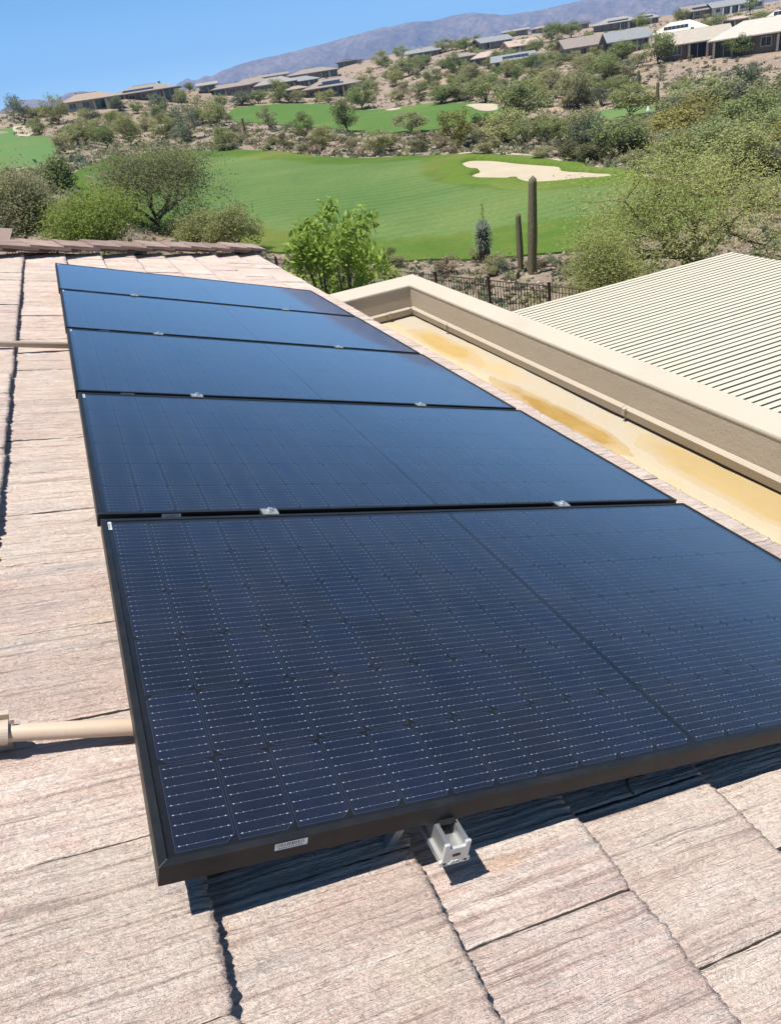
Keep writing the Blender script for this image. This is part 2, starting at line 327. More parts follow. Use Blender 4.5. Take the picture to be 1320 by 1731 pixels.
('dry',89.38,185.54,2.66,2.01,'mslope','right-hand of two dry brown bushes left of the dome-shaped mesquite'),
('palo',165.07,380.54,1.97,1.33,'mslope','small yellow-green bush left of the mesquite below the grey-roofed hillside house'),
('olive',88.88,205.26,2.44,1.95,'mslope','small olive bush uphill of the wide olive-grey bush'),
('dark',193.27,501.63,4.15,2.72,'mslope','large dark bush right of the dark roofed house'),
('dry',85.99,167.32,3.6,2.75,'mslope','large dry brown bush right of the dome-shaped mesquite'),
('palo',151.32,319.17,2.05,1.37,'mslope','small yellow-green bush downhill of the low grey-roofed hillside house'),
('dry',164.7,360.96,2.73,1.67,'mslope','dry brown bush uphill of the mesquite below the grey-roofed hillside house'),
('dark',103.54,183.74,2.72,1.6,'mslope','dark bush right of the tall green tree'),
('olive',175.32,411.03,2.48,2.06,'mslope','right-hand of two small olive bushes left of the mesquite below the grey-roofed hillside house'),
('dry',132.75,236.16,3.33,2.73,'mslope','dry brown bush downhill of the pink-roofed hillside house'),
('palo',102.87,202.44,3.32,2.57,'mslope','yellow-green bush uphill of the dome-shaped mesquite'),
('dark',116.97,255.02,3.07,2.66,'mslope','dark bush downhill of the mesquite below the grey-roofed hillside house'),
('palo',154.46,335.15,3.97,2.65,'mslope','large yellow-green bush uphill of the mesquite below the grey-roofed hillside house'),
('dry',187.02,487.45,3.16,2.4,'mslope','dry brown bush right of the dark roofed house'),
('dark',124.53,269.12,2.01,1.66,'mslope','small dark bush right of the mesquite below the grey-roofed hillside house'),
('olive',143,271.89,2.96,2.49,'mslope','olive bush downhill of the tan-roofed hillside house'),
('dry',92.3,211.74,3.36,2.94,'mslope','left-hand of two dry brown bushes left of the dome-shaped mesquite'),
('olive',103.26,184.46,3.74,3.16,'mslope','large olive bush right of the tall green tree'),
('olive',160.49,386.5,1.98,1.2,'mslope','left-hand of two small olive bushes left of the mesquite below the grey-roofed hillside house'),
('dry',112.03,227.91,2.56,2.1,'mslope','small dry brown bush downhill of the tall green tree'),
('olive',83.31,160.51,4.14,3.18,'mslope','large olive bush right of the dome-shaped mesquite'),
('dry',93.45,209.64,2.24,1.49,'mslope','small dry brown bush left of the dome-shaped mesquite'),
('palo',100.32,215.35,3.61,2.09,'mslope','large yellow-green bush left of the dome-shaped mesquite'),
('dark',112.64,197.3,1.76,1.58,'mslope','small dark bush downhill of the pink-roofed hillside house'),
('olive',158.07,257.92,2.43,1.63,'mslope2','olive bush uphill of the grey-roofed house'),
('palo',88.19,127.85,3.14,1.74,'mslope2','large yellow-green bush downhill of the dark olive tree'),
('dry',94.56,116.81,2.04,1.37,'mslope2','small dry brown bush downhill of the dull olive bush'),
('olive',111.97,173.45,3.11,2.57,'mslope2','large olive bush left of the dark olive tree'),
('olive',122.38,189.17,3.43,2.51,'mslope2','large olive bush right of the grey-roofed house'),
('dry',82.14,130.43,2.2,1.77,'mslope2','small dry brown bush right of the big round mesquite'),
('palo',142.87,222.55,2.64,2.36,'mslope2','left-hand of two yellow-green bushes downhill of the green trees between the hillside roofs'),
('olive',125.83,162.78,2.59,1.54,'mslope2','olive bush uphill of the dull olive bush'),
('grey',91.03,155.82,2.39,1.33,'mslope2','grey-green bush left of the big round mesquite'),
('dry',88.55,125.4,3.47,2,'mslope2','large dry brown bush downhill of the dark olive tree'),
('grey',92.67,148.47,1.65,1.21,'mslope2','small grey-green bush uphill of the big round mesquite'),
('dry',97.96,137.18,2.62,1.46,'mslope2','dry brown bush downhill of the dark olive tree'),
('olive',97.12,145.45,2.55,1.93,'mslope2','olive bush left of the dark olive tree'),
('palo',115,182.67,3.16,2.64,'mslope2','large yellow-green bush downhill of the grey-roofed house'),
('grey',114.69,145.59,3.75,3.05,'mslope2','large grey-green bush right of the dull olive bush'),
('grey',92.77,150.98,2.52,2.25,'mslope2','grey-green bush uphill of the big round mesquite'),
('grey',115.04,182.65,2.2,1.57,'mslope2','small grey-green bush downhill of the grey-roofed house'),
('olive',98.24,168.2,3.26,2.66,'mslope2','large olive bush uphill of the big round mesquite'),
('dry',117.5,195.93,3.53,3.04,'mslope2','large dry brown bush downhill of the grey-roofed house'),
('palo',101.31,139.62,2.67,1.77,'mslope2','yellow-green bush right of the dark olive tree'),
('olive',130.91,213.52,3.58,3.14,'mslope2','large olive bush downhill of the grey-roofed house'),
('grey',89.47,152.69,1.81,1.08,'mslope2','small grey-green bush left of the big round mesquite'),
('olive',133.37,203.51,2.25,1.94,'mslope2','small olive bush downhill of the green tree between the hillside roofs'),
('palo',142.53,221.12,2.47,1.62,'mslope2','right-hand of two yellow-green bushes downhill of the green trees between the hillside roofs'),
('dry',117.69,167.56,3.48,3.09,'mslope2','right-hand of two large dry brown bushes uphill of the dark olive tree'),
('palo',105.72,165.29,3.18,1.9,'mslope2','large yellow-green bush uphill of the big round mesquite'),
('dry',150.87,207.1,1.66,1.03,'mslope2','small dry brown bush downhill of the brown cottage'),
('dry',107.04,154.54,3.31,1.89,'mslope2','left-hand of two large dry brown bushes uphill of the dark olive tree'),
('grey',116.79,197.2,2.36,1.32,'mslope2','grey-green bush downhill of the grey-roofed house'),
('grey',145.55,214.57,1.89,1.64,'mslope2','small grey-green bush left of the brown cottage'),
('grey',89.59,120.86,3.64,3.26,'mslope2','large grey-green bush right of the dark olive tree'),
('olive',105.81,137.06,3.08,2.39,'mslope2','large olive bush downhill of the dull olive bush'),
('grey',110.9,148.71,2.45,2.14,'mslope2','grey-green bush left of the dull olive bush'),
('olive',115.49,151.06,2.49,1.77,'mslope2','olive bush left of the dull olive bush'),
('olive',108.15,156.63,2.07,1.46,'mslope2','small olive bush uphill of the dark olive tree'),
('grey',141.73,189.93,3.51,2.39,'mslope2','large grey-green bush left of the leafy tree'),
('grey',125.47,196.03,3.29,2.66,'mslope2','large grey-green bush right of the grey-roofed house'),
('dry',158.05,247.83,2.16,1.31,'mslope2','small dry brown bush downhill of the green tree between the hillside roofs'),
('dry',109.02,147.76,3.48,3.03,'mslope2','large dry brown bush right of the dark olive tree'),
('olive',109.43,153.49,3.54,2.39,'mslope2','large olive bush uphill of the dark olive tree'),
('dark',138.55,171.25,1.57,1.14,'rslope','large dark bush right of the leafy tree'),
('dark',107.05,130.74,0.87,0.7,'rslope','left-hand of two small dark bushes right of the dull olive bush'),
('dark',101.07,109.19,1.29,1.02,'rslope','rightmost of three dark bushes uphill of the dark mesquite thicket'),
('olive',103.52,125.42,0.84,0.48,'rslope','small olive bush right of the dull olive bush'),
('dark',108.29,122.03,1.29,1.09,'rslope','leftmost of three dark bushes uphill of the dark mesquite thicket'),
('olive',116.6,117.94,1.16,0.76,'rslope','right-hand of two olive bushes left of the lone blue-grey bush'),
('olive',140.93,159.67,1.51,1.1,'rslope','large olive bush downhill of the beige-roofed hillside house'),
('dark',122.88,132.36,0.97,0.62,'rslope','small dark bush downhill of the beige-roofed hillside house'),
('olive',131.06,152.57,1.1,0.64,'rslope','olive bush downhill of the leafy mesquite'),
('olive',102.68,111.15,1.14,0.71,'rslope','left-hand of two olive bushes uphill of the dark mesquite thicket'),
('dry',109.56,128.59,1.69,1.13,'rslope','large dry brown bush right of the dull olive bush'),
('dry',118.86,140.75,1.24,0.92,'rslope','dry brown bush downhill of the leafy mesquite'),
('olive',98.32,102.69,1.17,0.96,'rslope','right-hand of two olive bushes uphill of the dark mesquite thicket'),
('dark',124.63,141.25,1.01,0.68,'rslope','small dark bush right of the leafy mesquite'),
('dry',100.11,114.04,1.39,1.23,'rslope','dry brown bush left of the dark mesquite thicket'),
('olive',125.48,126.78,0.85,0.72,'rslope','small olive bush downhill of the flat-topped tree'),
('olive',101.96,98.09,0.8,0.71,'rslope','small olive bush downhill of the lone blue-grey bush'),
('olive',117.25,137.66,1.52,0.89,'rslope','large olive bush downhill of the leafy mesquite'),
('olive',111.27,106.23,1.04,0.7,'rslope','small olive bush right of the lone blue-grey bush'),
('dark',117.67,142.88,0.93,0.82,'rslope','right-hand of two small dark bushes right of the dull olive bush'),
('dry',104.79,99.43,0.85,0.59,'rslope','small dry brown bush right of the lone blue-grey bush'),
('dark',89.25,96.74,1.29,1,'rslope','right-hand of two dark bushes left of the dark mesquite thicket'),
('dry',89.13,94.06,1.7,1.21,'rslope','left-hand of two large dry brown bushes right of the dark mesquite thicket'),
('dark',119.53,140.48,1.37,0.8,'rslope','dark bush downhill of the leafy mesquite'),
('dark',103.55,95.76,1.19,0.77,'rslope','dark bush uphill of the olive-green tree'),
('dry',92.44,99.34,0.79,0.68,'rslope','small dry brown bush uphill of the dark mesquite thicket'),
('dark',99.68,109.62,1.67,1.11,'rslope','large dark bush uphill of the dark mesquite thicket'),
('olive',123.58,130.7,0.8,0.71,'rslope','small olive bush downhill of the beige-roofed hillside house'),
('olive',102.82,115.72,1.55,1.2,'rslope','large olive bush uphill of the dark mesquite thicket'),
('dark',96.95,109.71,1.01,0.72,'rslope','small dark bush left of the dark mesquite thicket'),
('dark',124.17,128.5,0.95,0.76,'rslope','small dark bush downhill of the flat-topped tree'),
('dark',105.8,104.13,0.98,0.63,'rslope','left-hand of two small dark bushes downhill of the lone blue-grey bush'),
('dry',112.9,135.86,1.37,1.16,'rslope','dry brown bush right of the dull olive bush'),
('dark',105.04,102.38,1.05,0.9,'rslope','right-hand of two small dark bushes downhill of the lone blue-grey bush'),
('dry',132.58,147.6,1.47,0.87,'rslope','large dry brown bush downhill of the beige-roofed hillside house'),
('dark',100.89,112.49,1.39,1,'rslope','middle of three dark bushes uphill of the dark mesquite thicket'),
('dry',116.49,110.14,1.08,0.93,'rslope','dry brown bush right of the lone blue-grey bush'),
('olive',115.27,121.93,1.12,0.92,'rslope','left-hand of two olive bushes left of the lone blue-grey bush'),
('dry',94.64,95.93,1.48,0.81,'rslope','right-hand of two large dry brown bushes right of the dark mesquite thicket'),
('dark',92.13,103.27,1.41,0.98,'rslope','left-hand of two dark bushes left of the dark mesquite thicket'),
('dark',114.22,115.6,1.48,1.08,'rslope','large dark bush left of the lone blue-grey bush'),
('dark',93.86,94.17,0.76,0.57,'rslope','small dark bush right of the dark mesquite thicket'),
('dry',96.01,118.55,1.52,1.28,'rslope','large dry brown bush downhill of the dull olive bush'),
('dry',140.64,162.76,1.72,1.39,'rslope','large dry brown bush right of the leafy mesquite'),
('olive',38.16,34.15,1.67,1.4,'right','small olive bush uphill of the olive scrub'),
('olive',43.16,46.51,1.65,1.07,'right','small olive bush uphill of the sparse palo verde'),
('palo',63.15,72.66,1.37,1.2,'right','small yellow-green bush left of the yellow-green palo verde'),
('dry',58.85,62.97,2.54,1.73,'right','large dry brown bush downhill of the yellow-green palo verde'),
('olive',41.16,39.14,2.81,2.07,'right','large olive bush uphill of the olive scrub'),
('olive',75.64,88.9,1.28,1.04,'right','small olive bush left of the yellow-green palo verde'),
('dry',51.23,47.49,1.76,1.01,'right','small dry brown bush right of the low yellowish bush'),
('grey',44.41,41.74,2.5,2.12,'right','right-hand of two large grey-green bushes right of the low yellowish bush'),
('olive',66.92,60.95,1.37,0.91,'right','small olive bush right of the big spreading mesquite'),
('olive',37.01,37.84,1.55,1.07,'right','small olive bush downhill of the sparse palo verde'),
('grey',59.23,63.51,2.53,1.73,'right','large grey-green bush downhill of the yellow-green palo verde'),
('grey',73.24,71.22,1.92,1.18,'right','grey-green bush uphill of the big spreading mesquite'),
('dry',51.44,55.39,1.97,1.1,'right','dry brown bush left of the low yellowish bush'),
('palo',66.6,69.53,2.45,2.07,'right','large yellow-green bush right of the yellow-green palo verde'),
('dry',37.58,35.82,2.86,2.36,'right','left-hand of two large dry brown bushes uphill of the olive scrub'),
('dry',36.94,34.54,2.23,1.87,'right','dry brown bush uphill of the olive scrub'),
('olive',66.5,65.26,2.27,1.82,'right','olive bush downhill of the big spreading mesquite'),
('olive',47.09,54.08,2.72,1.84,'right','right-hand of two large olive bushes downhill of the yellow-green palo verde'),
('grey',53.05,52.09,2.68,2.06,'right','left-hand of two large grey-green bushes right of the low yellowish bush'),
('olive',69.31,85.06,1.99,1.17,'right','right-hand of two olive bushes left of the yellow-green palo verde'),
('olive',51.21,50.35,2.7,2.33,'right','large olive bush right of the low yellowish bush'),
('palo',55.63,58.48,2.98,2.39,'right','large yellow-green bush left of the low yellowish bush'),
('palo',50.7,49,2.66,1.88,'right','large yellow-green bush right of the low yellowish bush'),
('dry',47.63,48.05,1.55,1.08,'right','small dry brown bush downhill of the low yellowish bush'),
('olive',81.4,74.81,2.09,1.23,'right','olive bush downhill of the olive-green tree'),
('palo',50.37,48.39,1.4,1.09,'right','small yellow-green bush right of the low yellowish bush'),
('olive',39.84,47.03,1.96,1.3,'right','olive bush left of the sparse palo verde'),
('olive',41.92,46.23,1.47,1.07,'right','right-hand of two small olive bushes left of the sparse palo verde'),
('dry',37.57,35.8,2.44,1.42,'right','right-hand of two large dry brown bushes uphill of the olive scrub'),
('palo',50.74,52.79,2.03,1.22,'right','yellow-green bush left of the low yellowish bush'),
('olive',17.69,31.28,1.11,0.81,'near','large olive bush downhill of the large yellowish palo verde'),
('dry',18.64,29.22,0.55,0.37,'near','left-hand of two small dry brown bushes downhill of the small upright palo verde'),
('olive',14.66,36.06,1.09,0.63,'near','large olive bush right of the thin olive palo verde'),
('dry',19.42,29.81,0.56,0.37,'near','right-hand of two small dry brown bushes downhill of the small upright palo verde'),
('dark',15.66,32.98,0.78,0.67,'near','dark bush right of the thin olive palo verde'),
('olive',16.89,30.23,0.69,0.49,'near','left-hand of two small olive bushes downhill of the large yellowish palo verde'),
('dry',18.32,34.4,0.82,0.7,'near','right-hand of two dry brown bushes downhill of the large yellowish palo verde'),
('grey',17.79,30.73,0.75,0.53,'near','grey-green bush downhill of the bushy palo verde'),
('dry',14.44,36.35,0.52,0.43,'near','right-hand of two small dry brown bushes right of the thin olive palo verde'),
('olive',17.58,31.32,0.61,0.43,'near','right-hand of two small olive bushes downhill of the large yellowish palo verde'),
('dark',14.71,37.57,0.97,0.84,'near','large dark bush right of the thin olive palo verde'),
('grey',19.8,29.59,0.68,0.48,'near','small grey-green bush left of the sparse palo verde'),
('dry',13.92,35.83,0.6,0.4,'near','left-hand of two small dry brown bushes right of the thin olive palo verde'),
('dry',18.61,29.01,1.03,0.63,'near','large dry brown bush downhill of the small upright palo verde'),
('olive',18.78,26.96,0.56,0.39,'near','left-hand of two small olive bushes left of the sparse palo verde'),
('dry',15.77,32.35,1.09,0.96,'near','large dry brown bush right of the thin olive palo verde'),
('palo',72.72,254.41,1.9,1.14,'houses','small yellow-green bush right of the dense dark mesquite'),
('olive',79.72,254.77,1.77,1.58,'houses','small olive bush right of the small peach roof'),
('dark',97.05,248.83,1.88,1.44,'houses','small dark bush right of the broad mesquite'),
('olive',90.91,235.81,1.68,1.14,'houses','left-hand of two small olive bushes right of the broad mesquite'),
('palo',85.61,233.72,1.87,1.35,'houses','small yellow-green bush left of the broad mesquite'),
('olive',93.54,276.48,1.67,1.24,'houses','small olive bush right of the blue-grey tiled roof'),
('olive',66.15,241.94,1.74,1.53,'houses','small olive bush downhill of the dense dark mesquite'),
('olive',75.64,303.6,2.21,1.38,'houses','olive bush downhill of the brown house'),
('olive',99.98,248.29,1.97,1.34,'houses','right-hand of two small olive bushes right of the broad mesquite'),
('dark',65.17,297.16,1.79,1.6,'houses','small dark bush left of the brown-roofed house'),
('palo',53.63,231.24,2.45,2.01,'houses','yellow-green bush downhill of the grey-green bushes'),
('dark',72.18,226.14,2.03,1.35,'houses','dark bush downhill of the small peach roof'),
('palo',70.21,288.55,1.6,0.98,'houses','small yellow-green bush uphill of the grey-green bushes'),
('olive',79.31,200.56,2.65,1.89,'houses','large olive bush right of the broad mesquite'),
('palo',82.53,221.43,2.6,2.26,'houses','large yellow-green bush left of the broad mesquite'),
('palo',61.47,245.04,1.65,1.18,'houses','small yellow-green bush right of the grey-green bushes'),
('mesquite',15.14,196.91,2.89,1.84,'tl','small green tree left of the round palo verde'),
('mesquite',25.13,186.68,4.25,3.21,'tl','large green tree downhill of the dry brown bush'),
('mesquite',19.4,251.05,3.32,2.24,'tl','small green tree left of the small dark tree'),
('mesquite',16.82,175.17,3.12,2.54,'tl','small green tree uphill of the tall palo verde'),
('grey',8.82,143.28,2.89,2.18,'tl','small grey-green tree downhill of the round palo verde'),
('palo',24.49,163.95,3.96,3.32,'tl','yellow-green tree left of the blue-grey ironwood'),
('olive',15.26,184.03,4.05,3.12,'tl','olive tree downhill of the round palo verde'),
('olive',14.18,152.61,4.64,3.53,'tl','large olive tree downhill of the tall palo verde'),
('palo',11,198.79,3.94,2.62,'tl','yellow-green tree left of the grey bush'),
('palo',19,140.8,4.79,3.17,'tl','large yellow-green tree left of the blue-grey ironwood'),
('olive',10.14,161.27,3.27,2.65,'tl','small olive tree downhill of the grey bush'),
('mesquite',24.06,215.87,3.75,2.75,'tl','green tree left of the small olive bush'),
('mesquite',4.66,129.88,3.55,2.69,'tl','green tree downhill of the grey bush'),
('olive',20.07,170.48,3.39,2.64,'tl','olive tree right of the tall palo verde'),
('mesquite',93.96,204.44,4.69,3.08,'tm','large green tree left of the dome-shaped mesquite'),
('mesquite',93.27,179.77,4.76,3.2,'tm','right-hand of two large green trees right of the dome-shaped mesquite'),
('palo',88.32,206.33,4.04,2.95,'tm','right-hand of two yellow-green trees right of the broad mesquite'),
('palo',108.75,204.37,5.35,3.86,'tm','large yellow-green tree downhill of the tall green tree'),
('mesquite',98.85,253.76,4.63,3.45,'tm','green tree uphill of the broad mesquite'),
('mesquite',83.14,161.13,5.01,4.06,'tm','left-hand of two large green trees right of the dome-shaped mesquite'),
('mesquite',111.07,202.32,3.46,2.24,'tm','small green tree right of the tall green tree'),
('olive',98.44,223.94,4.33,3.35,'tm','left-hand of two olive trees left of the dome-shaped mesquite'),
('olive',102.96,202.47,3.12,2.63,'tm','small olive tree uphill of the dome-shaped mesquite'),
('olive',82.14,219.97,3.51,2.62,'tm','small olive tree left of the broad mesquite'),
('mesquite',127.95,296.95,5.03,3.4,'tm','large green tree left of the mesquite below the grey-roofed hillside house'),
('olive',87.11,178.47,4.19,2.92,'tm','right-hand of two olive trees left of the dome-shaped mesquite'),
('palo',118.2,282.92,3.79,3.04,'tm','small yellow-green tree left of the mesquite below the grey-roofed hillside house'),
('mesquite',111.99,281.59,3.67,2.4,'tm','small green tree uphill of the broad mesquite'),
('palo',133.74,337.83,3.36,2.8,'tm','small yellow-green tree right of the dark roofed house'),
('mesquite',155.34,336.1,3.65,3.09,'tm','small green tree uphill of the mesquite below the grey-roofed hillside house'),
('mesquite',90.38,172.21,3.02,2.08,'tm','small green tree right of the dome-shaped mesquite'),
('olive',104.21,260.14,4.57,3.22,'tm','olive tree right of the broad mesquite'),
('mesquite',118.8,276.16,5.41,3.36,'tm','large green tree downhill of the mesquite below the grey-roofed hillside house'),
('palo',125.1,233.61,4.06,2.61,'tm','yellow-green tree right of the tall green tree'),
('mesquite',111.38,193.67,4.4,3.64,'tm','leftmost of three green trees downhill of the grey-roofed house'),
('olive',140.15,327.86,4.22,2.86,'tm','olive tree left of the mesquite below the grey-roofed hillside house'),
('mesquite',89.91,149.44,4.27,2.93,'tc','green tree uphill of the big round mesquite'),
('palo',149.66,237.3,3.14,2.32,'tc','small yellow-green tree downhill of the green tree between the hillside roofs'),
('palo',85.08,134.51,5.13,3.94,'tc','large yellow-green tree right of the big round mesquite'),
('mesquite',164.23,240.23,3.8,2.46,'tc','green tree left of the brown cottage'),
('palo',85.04,130.94,3.71,3.09,'tc','small yellow-green tree right of the big round mesquite'),
('mesquite',145.48,242.12,4.44,3.68,'tc','middle of three green trees downhill of the grey-roofed house'),
('mesquite',132.16,175.22,4.73,3.86,'tc','large green tree left of the dull olive bush'),
('palo',131.98,188.46,3.59,2.56,'tc','small yellow-green tree downhill of the brown cottage'),
('mesquite',105.98,147.28,5.05,3.17,'tc','large green tree right of the dark olive tree'),
('palo',126.23,174.47,4.59,3.3,'tc','large yellow-green tree left of the dull olive bush'),
('olive',131.19,196.83,4.24,3,'tc','olive tree downhill of the green tree between the hillside roofs'),
('olive',126.39,156.96,3.91,2.67,'tc','olive tree right of the dull olive bush'),
('olive',124.21,208.94,3.49,2.67,'tc','small olive tree downhill of the grey-roofed house'),
('mesquite',103.15,138.62,3.37,2.24,'tc','small green tree right of the dark olive tree'),
('mesquite',101.41,148.66,5.05,3.85,'tc','large green tree left of the dark olive tree'),
('palo',104.72,136.59,3.43,2.45,'tc','small yellow-green tree downhill of the dull olive bush'),
('mesquite',107.25,153.26,4.26,3.33,'tc','green tree uphill of the dark olive tree'),
('mesquite',93.15,119.15,4.23,3.54,'tc','green tree downhill of the dull olive bush'),
('mesquite',110.18,153.93,3.63,2.99,'tc','left-hand of two small green trees uphill of the dark olive tree'),
('mesquite',110.71,182.13,4.32,3.65,'tc','rightmost of three green trees downhill of the grey-roofed house'),
('mesquite',86.63,110.54,4.09,2.93,'tc','green tree right of the dark olive tree'),
('palo',139.11,193.15,4.45,3.02,'tc','left-hand of two yellow-green trees downhill of the brown cottage'),
('mesquite',116.51,162.4,3.25,2.11,'tc','right-hand of two small green trees uphill of the dark olive tree'),
('mesquite',165.22,249.51,4.79,3.8,'tc','large green tree right of the green tree between the hillside roofs'),
('palo',108.54,147.32,3.6,2.23,'tc','small yellow-green tree right of the dark olive tree'),
('mesquite',89.28,124.33,3.5,2.76,'tc','small green tree downhill of the dark olive tree'),
('grey',51.32,51.9,3.28,2.14,'tr','small grey-green tree downhill of the low yellowish bush'),
('palo',36.17,35.2,4.57,3.36,'tr','yellow-green tree right of the sparse palo verde'),
('grey',82.75,87.12,3.44,2.42,'tr','left-hand of two small grey-green trees downhill of the dark mesquite thicket'),
('mesquite',40.22,41.88,4.77,3.42,'tr','large green tree uphill of the sparse palo verde'),
('yellow',40.96,37.01,4.8,3,'tr','large yellowish tree uphill of the olive scrub'),
('grey',77.8,80.6,3.85,3.18,'tr','right-hand of two small grey-green trees downhill of the dark mesquite thicket'),
('mesquite',62.06,56.34,4.01,2.6,'tr','green tree right of the big spreading mesquite'),
('olive',73.05,81.22,5.47,4.02,'tr','large olive tree left of the yellow-green palo verde'),
('yellow',54.87,62.35,5.1,3.62,'tr','large yellowish tree downhill of the yellow-green palo verde'),
('mesquite',51.83,49.06,4.28,3.1,'tr','green tree right of the low yellowish bush'),
('yellow',62.76,61.3,4.51,3.34,'tr','yellowish tree downhill of the big spreading mesquite'),
('mesquite',86.88,98.88,3.85,3.26,'tr','small green tree uphill of the yellow-green palo verde'),
('olive',52.87,57.11,3.07,2.07,'tr','small olive tree left of the low yellowish bush'),
('grey',74.89,68.57,3.51,2.77,'tr','small grey-green tree right of the big spreading mesquite'),
('grey',84.68,84.38,5.28,4.41,'tr','large grey-green tree right of the dark mesquite thicket'),
('grey',67.81,72.69,3.37,2.18,'tr','small grey-green tree right of the yellow-green palo verde'),
('mesquite',44.1,42.72,3.52,2.72,'tr','small green tree downhill of the low yellowish bush'),
('grey',79.62,79.02,3.74,3.17,'tr','small grey-green tree uphill of the big spreading mesquite'),
('grey',42.16,46.3,3.68,2.69,'tr','small grey-green tree left of the sparse palo verde'),
('yellow',70.47,71.07,3.22,2.41,'tr','small yellowish tree left of the big spreading mesquite'),
('palo',69.21,65.08,3.79,2.79,'tr','small yellow-green tree right of the big spreading mesquite'),
('grey',64.88,74.43,4.82,3.33,'tr','large grey-green tree left of the yellow-green palo verde'),
('mesquite',56.2,92.35,3.07,2.03,'tp','small green tree right of the bushy palo verde'),
('olive',65.2,95.78,3.2,1.98,'tp','small olive tree uphill of the small upright palo verde'),
('mesquite',51.77,77.68,4.29,2.83,'tp','large green tree downhill of the small upright palo verde'),
('palo',51.46,63.82,2.91,2.09,'tp','small yellow-green tree left of the yellow-green palo verde'),
('olive',56.96,79.84,4.55,3.54,'tp','large olive tree right of the small upright palo verde'),
('mesquite',47.94,77.46,3.47,2.65,'tp','green tree downhill of the bushy palo verde'),
('mesquite',47.83,65.62,2.82,1.83,'tp','small green tree right of the small upright palo verde'),
('olive',57.63,68.55,2.79,1.97,'tp','small olive tree left of the yellow-green palo verde'),
('palo',48.9,63.06,2.68,2.19,'tp','small yellow-green tree right of the small upright palo verde'),
('palo',63.99,98.88,2.66,1.93,'tp','small yellow-green tree left of the small upright palo verde'),
('olive',63.42,105.6,2.63,2.21,'tp','small olive tree uphill of the bushy palo verde'),
('palo',49.59,83.67,3.33,2.43,'tp','yellow-green tree downhill of the bushy palo verde'),
('mesquite',67.54,235.03,2.56,1.96,'th','small green tree downhill of the dense dark mesquite'),
('mesquite',64.98,237.34,3.33,2.15,'th','large green tree downhill of the dense dark mesquite'),
('palo',110.75,286.12,3.47,2.69,'th','large yellow-green tree uphill of the broad mesquite'),
('palo',62.99,245.8,3.43,2.3,'th','large yellow-green tree left of the dense dark mesquite'),
('mesquite',97.8,327.52,3.55,2.32,'th','large green tree left of the blue-grey tiled roof'),
('mesquite',96.8,275.29,2.23,1.4,'th','small green tree left of the broad mesquite'),
('palo',60.03,223.57,2.45,1.82,'th','small yellow-green tree downhill of the dense dark mesquite'),
('palo',83.29,214.52,3.01,2.19,'th','left-hand of two yellow-green trees right of the broad mesquite'),
('palo',75.12,230.08,2.98,2.38,'th','yellow-green tree right of the small peach roof'),
('mesquite',85.01,316.4,3.41,2.36,'th','large green tree left of the grey-brown roof'),
('palo',203.24,220.74,4.26,3.41,'tt','large yellow-green tree downhill of the round tree'),
('mesquite',222.56,296.55,2.55,1.85,'tt','small green tree downhill of the dark house'),
('mesquite',212.31,261.53,4,3.25,'tt','large green tree downhill of the tree above the grey gabled house'),
('palo',219.74,306.55,2.73,2.06,'tt','small yellow-green tree downhill of the crest house with dark gables'),
('mesquite',185.94,235.28,4.49,3.61,'tt','large green tree right of the grey gabled house'),
('mesquite',173.94,170.67,3.51,2.28,'tt','green tree downhill of the large pale-roofed house'),
('palo',170.9,177.43,3.66,2.74,'tt','yellow-green tree left of the flat-topped tree'),
('mesquite',228.75,232.78,3.73,3.12,'tt','green tree right of the low pinkish roof'),
('mesquite',218.54,276.55,2.67,1.99,'tt','small green tree uphill of the grey gabled house'),
('mesquite',216.75,281.07,3.78,2.78,'tt','green tree uphill of the grey gabled house'),
('mesquite',172.81,175.26,3.41,2.42,'tt','green tree uphill of the flat-topped tree'),
('palo',297.17,340.55,2.56,1.59,'tt','small yellow-green tree uphill of the pale tree'),
('mesquite',203.49,320.1,4.43,2.78,'tt','large green tree uphill of the green tree between the hillside roofs'),
('palo',203.79,303.08,3.45,2.9,'tt','yellow-green tree downhill of the third small crest roof'),
('palo',248.7,269.54,2.8,2.14,'tt','small yellow-green tree uphill of the round tree'),
('palo',202.38,223.43,3.5,2.53,'tt','yellow-green tree right of the cream-roofed house'),
('palo',185.9,239.62,4.44,3.09,'tu','yellow-green tree left of the grey gabled house'),
('mesquite',136.04,174.97,4.11,2.8,'tu','green tree downhill of the leafy tree'),
('mesquite',147.64,351.52,3.22,2.43,'tu','right-hand of two small green trees left of the mesquite below the grey-roofed hillside house'),
('mesquite',207.32,377.23,4.8,3.74,'tu','large green tree right of the dark crest tree'),
('mesquite',194.05,368.87,4.85,3.63,'tu','large green tree left of the dark crest tree'),
('olive',140.56,188.23,3.41,2.51,'tu','small olive tree left of the leafy tree'),
('mesquite',130.78,182.64,3.27,2.08,'tu','right-hand of two small green trees downhill of the brown cottage'),
('palo',176.43,420.83,4.65,3.39,'tu','yellow-green tree left of the mesquite below the grey-roofed hillside house'),
('mesquite',145.09,217.72,3.84,2.83,'tu','green tree right of the green tree between the hillside roofs'),
('palo',198.41,275.38,4.82,3.88,'tu','large yellow-green tree uphill of the brown cottage'),
('olive',174.95,232.59,4.95,3.11,'tu','large olive tree left of the leafy tree'),
('olive',148,212.7,3.96,3,'tu','olive tree downhill of the brown cottage'),
('olive',193.21,315.58,3.48,2.2,'tu','small olive tree left of the cream gabled house'),
('palo',182.57,356.34,5.01,3.77,'tu','large yellow-green tree left of the dark crest tree'),
('mesquite',156.35,333.68,3.67,2.64,'tu','small green tree downhill of the low grey-roofed hillside house'),
('mesquite',218.04,529.17,4.56,3.14,'tu','green tree right of the dark roofed house'),
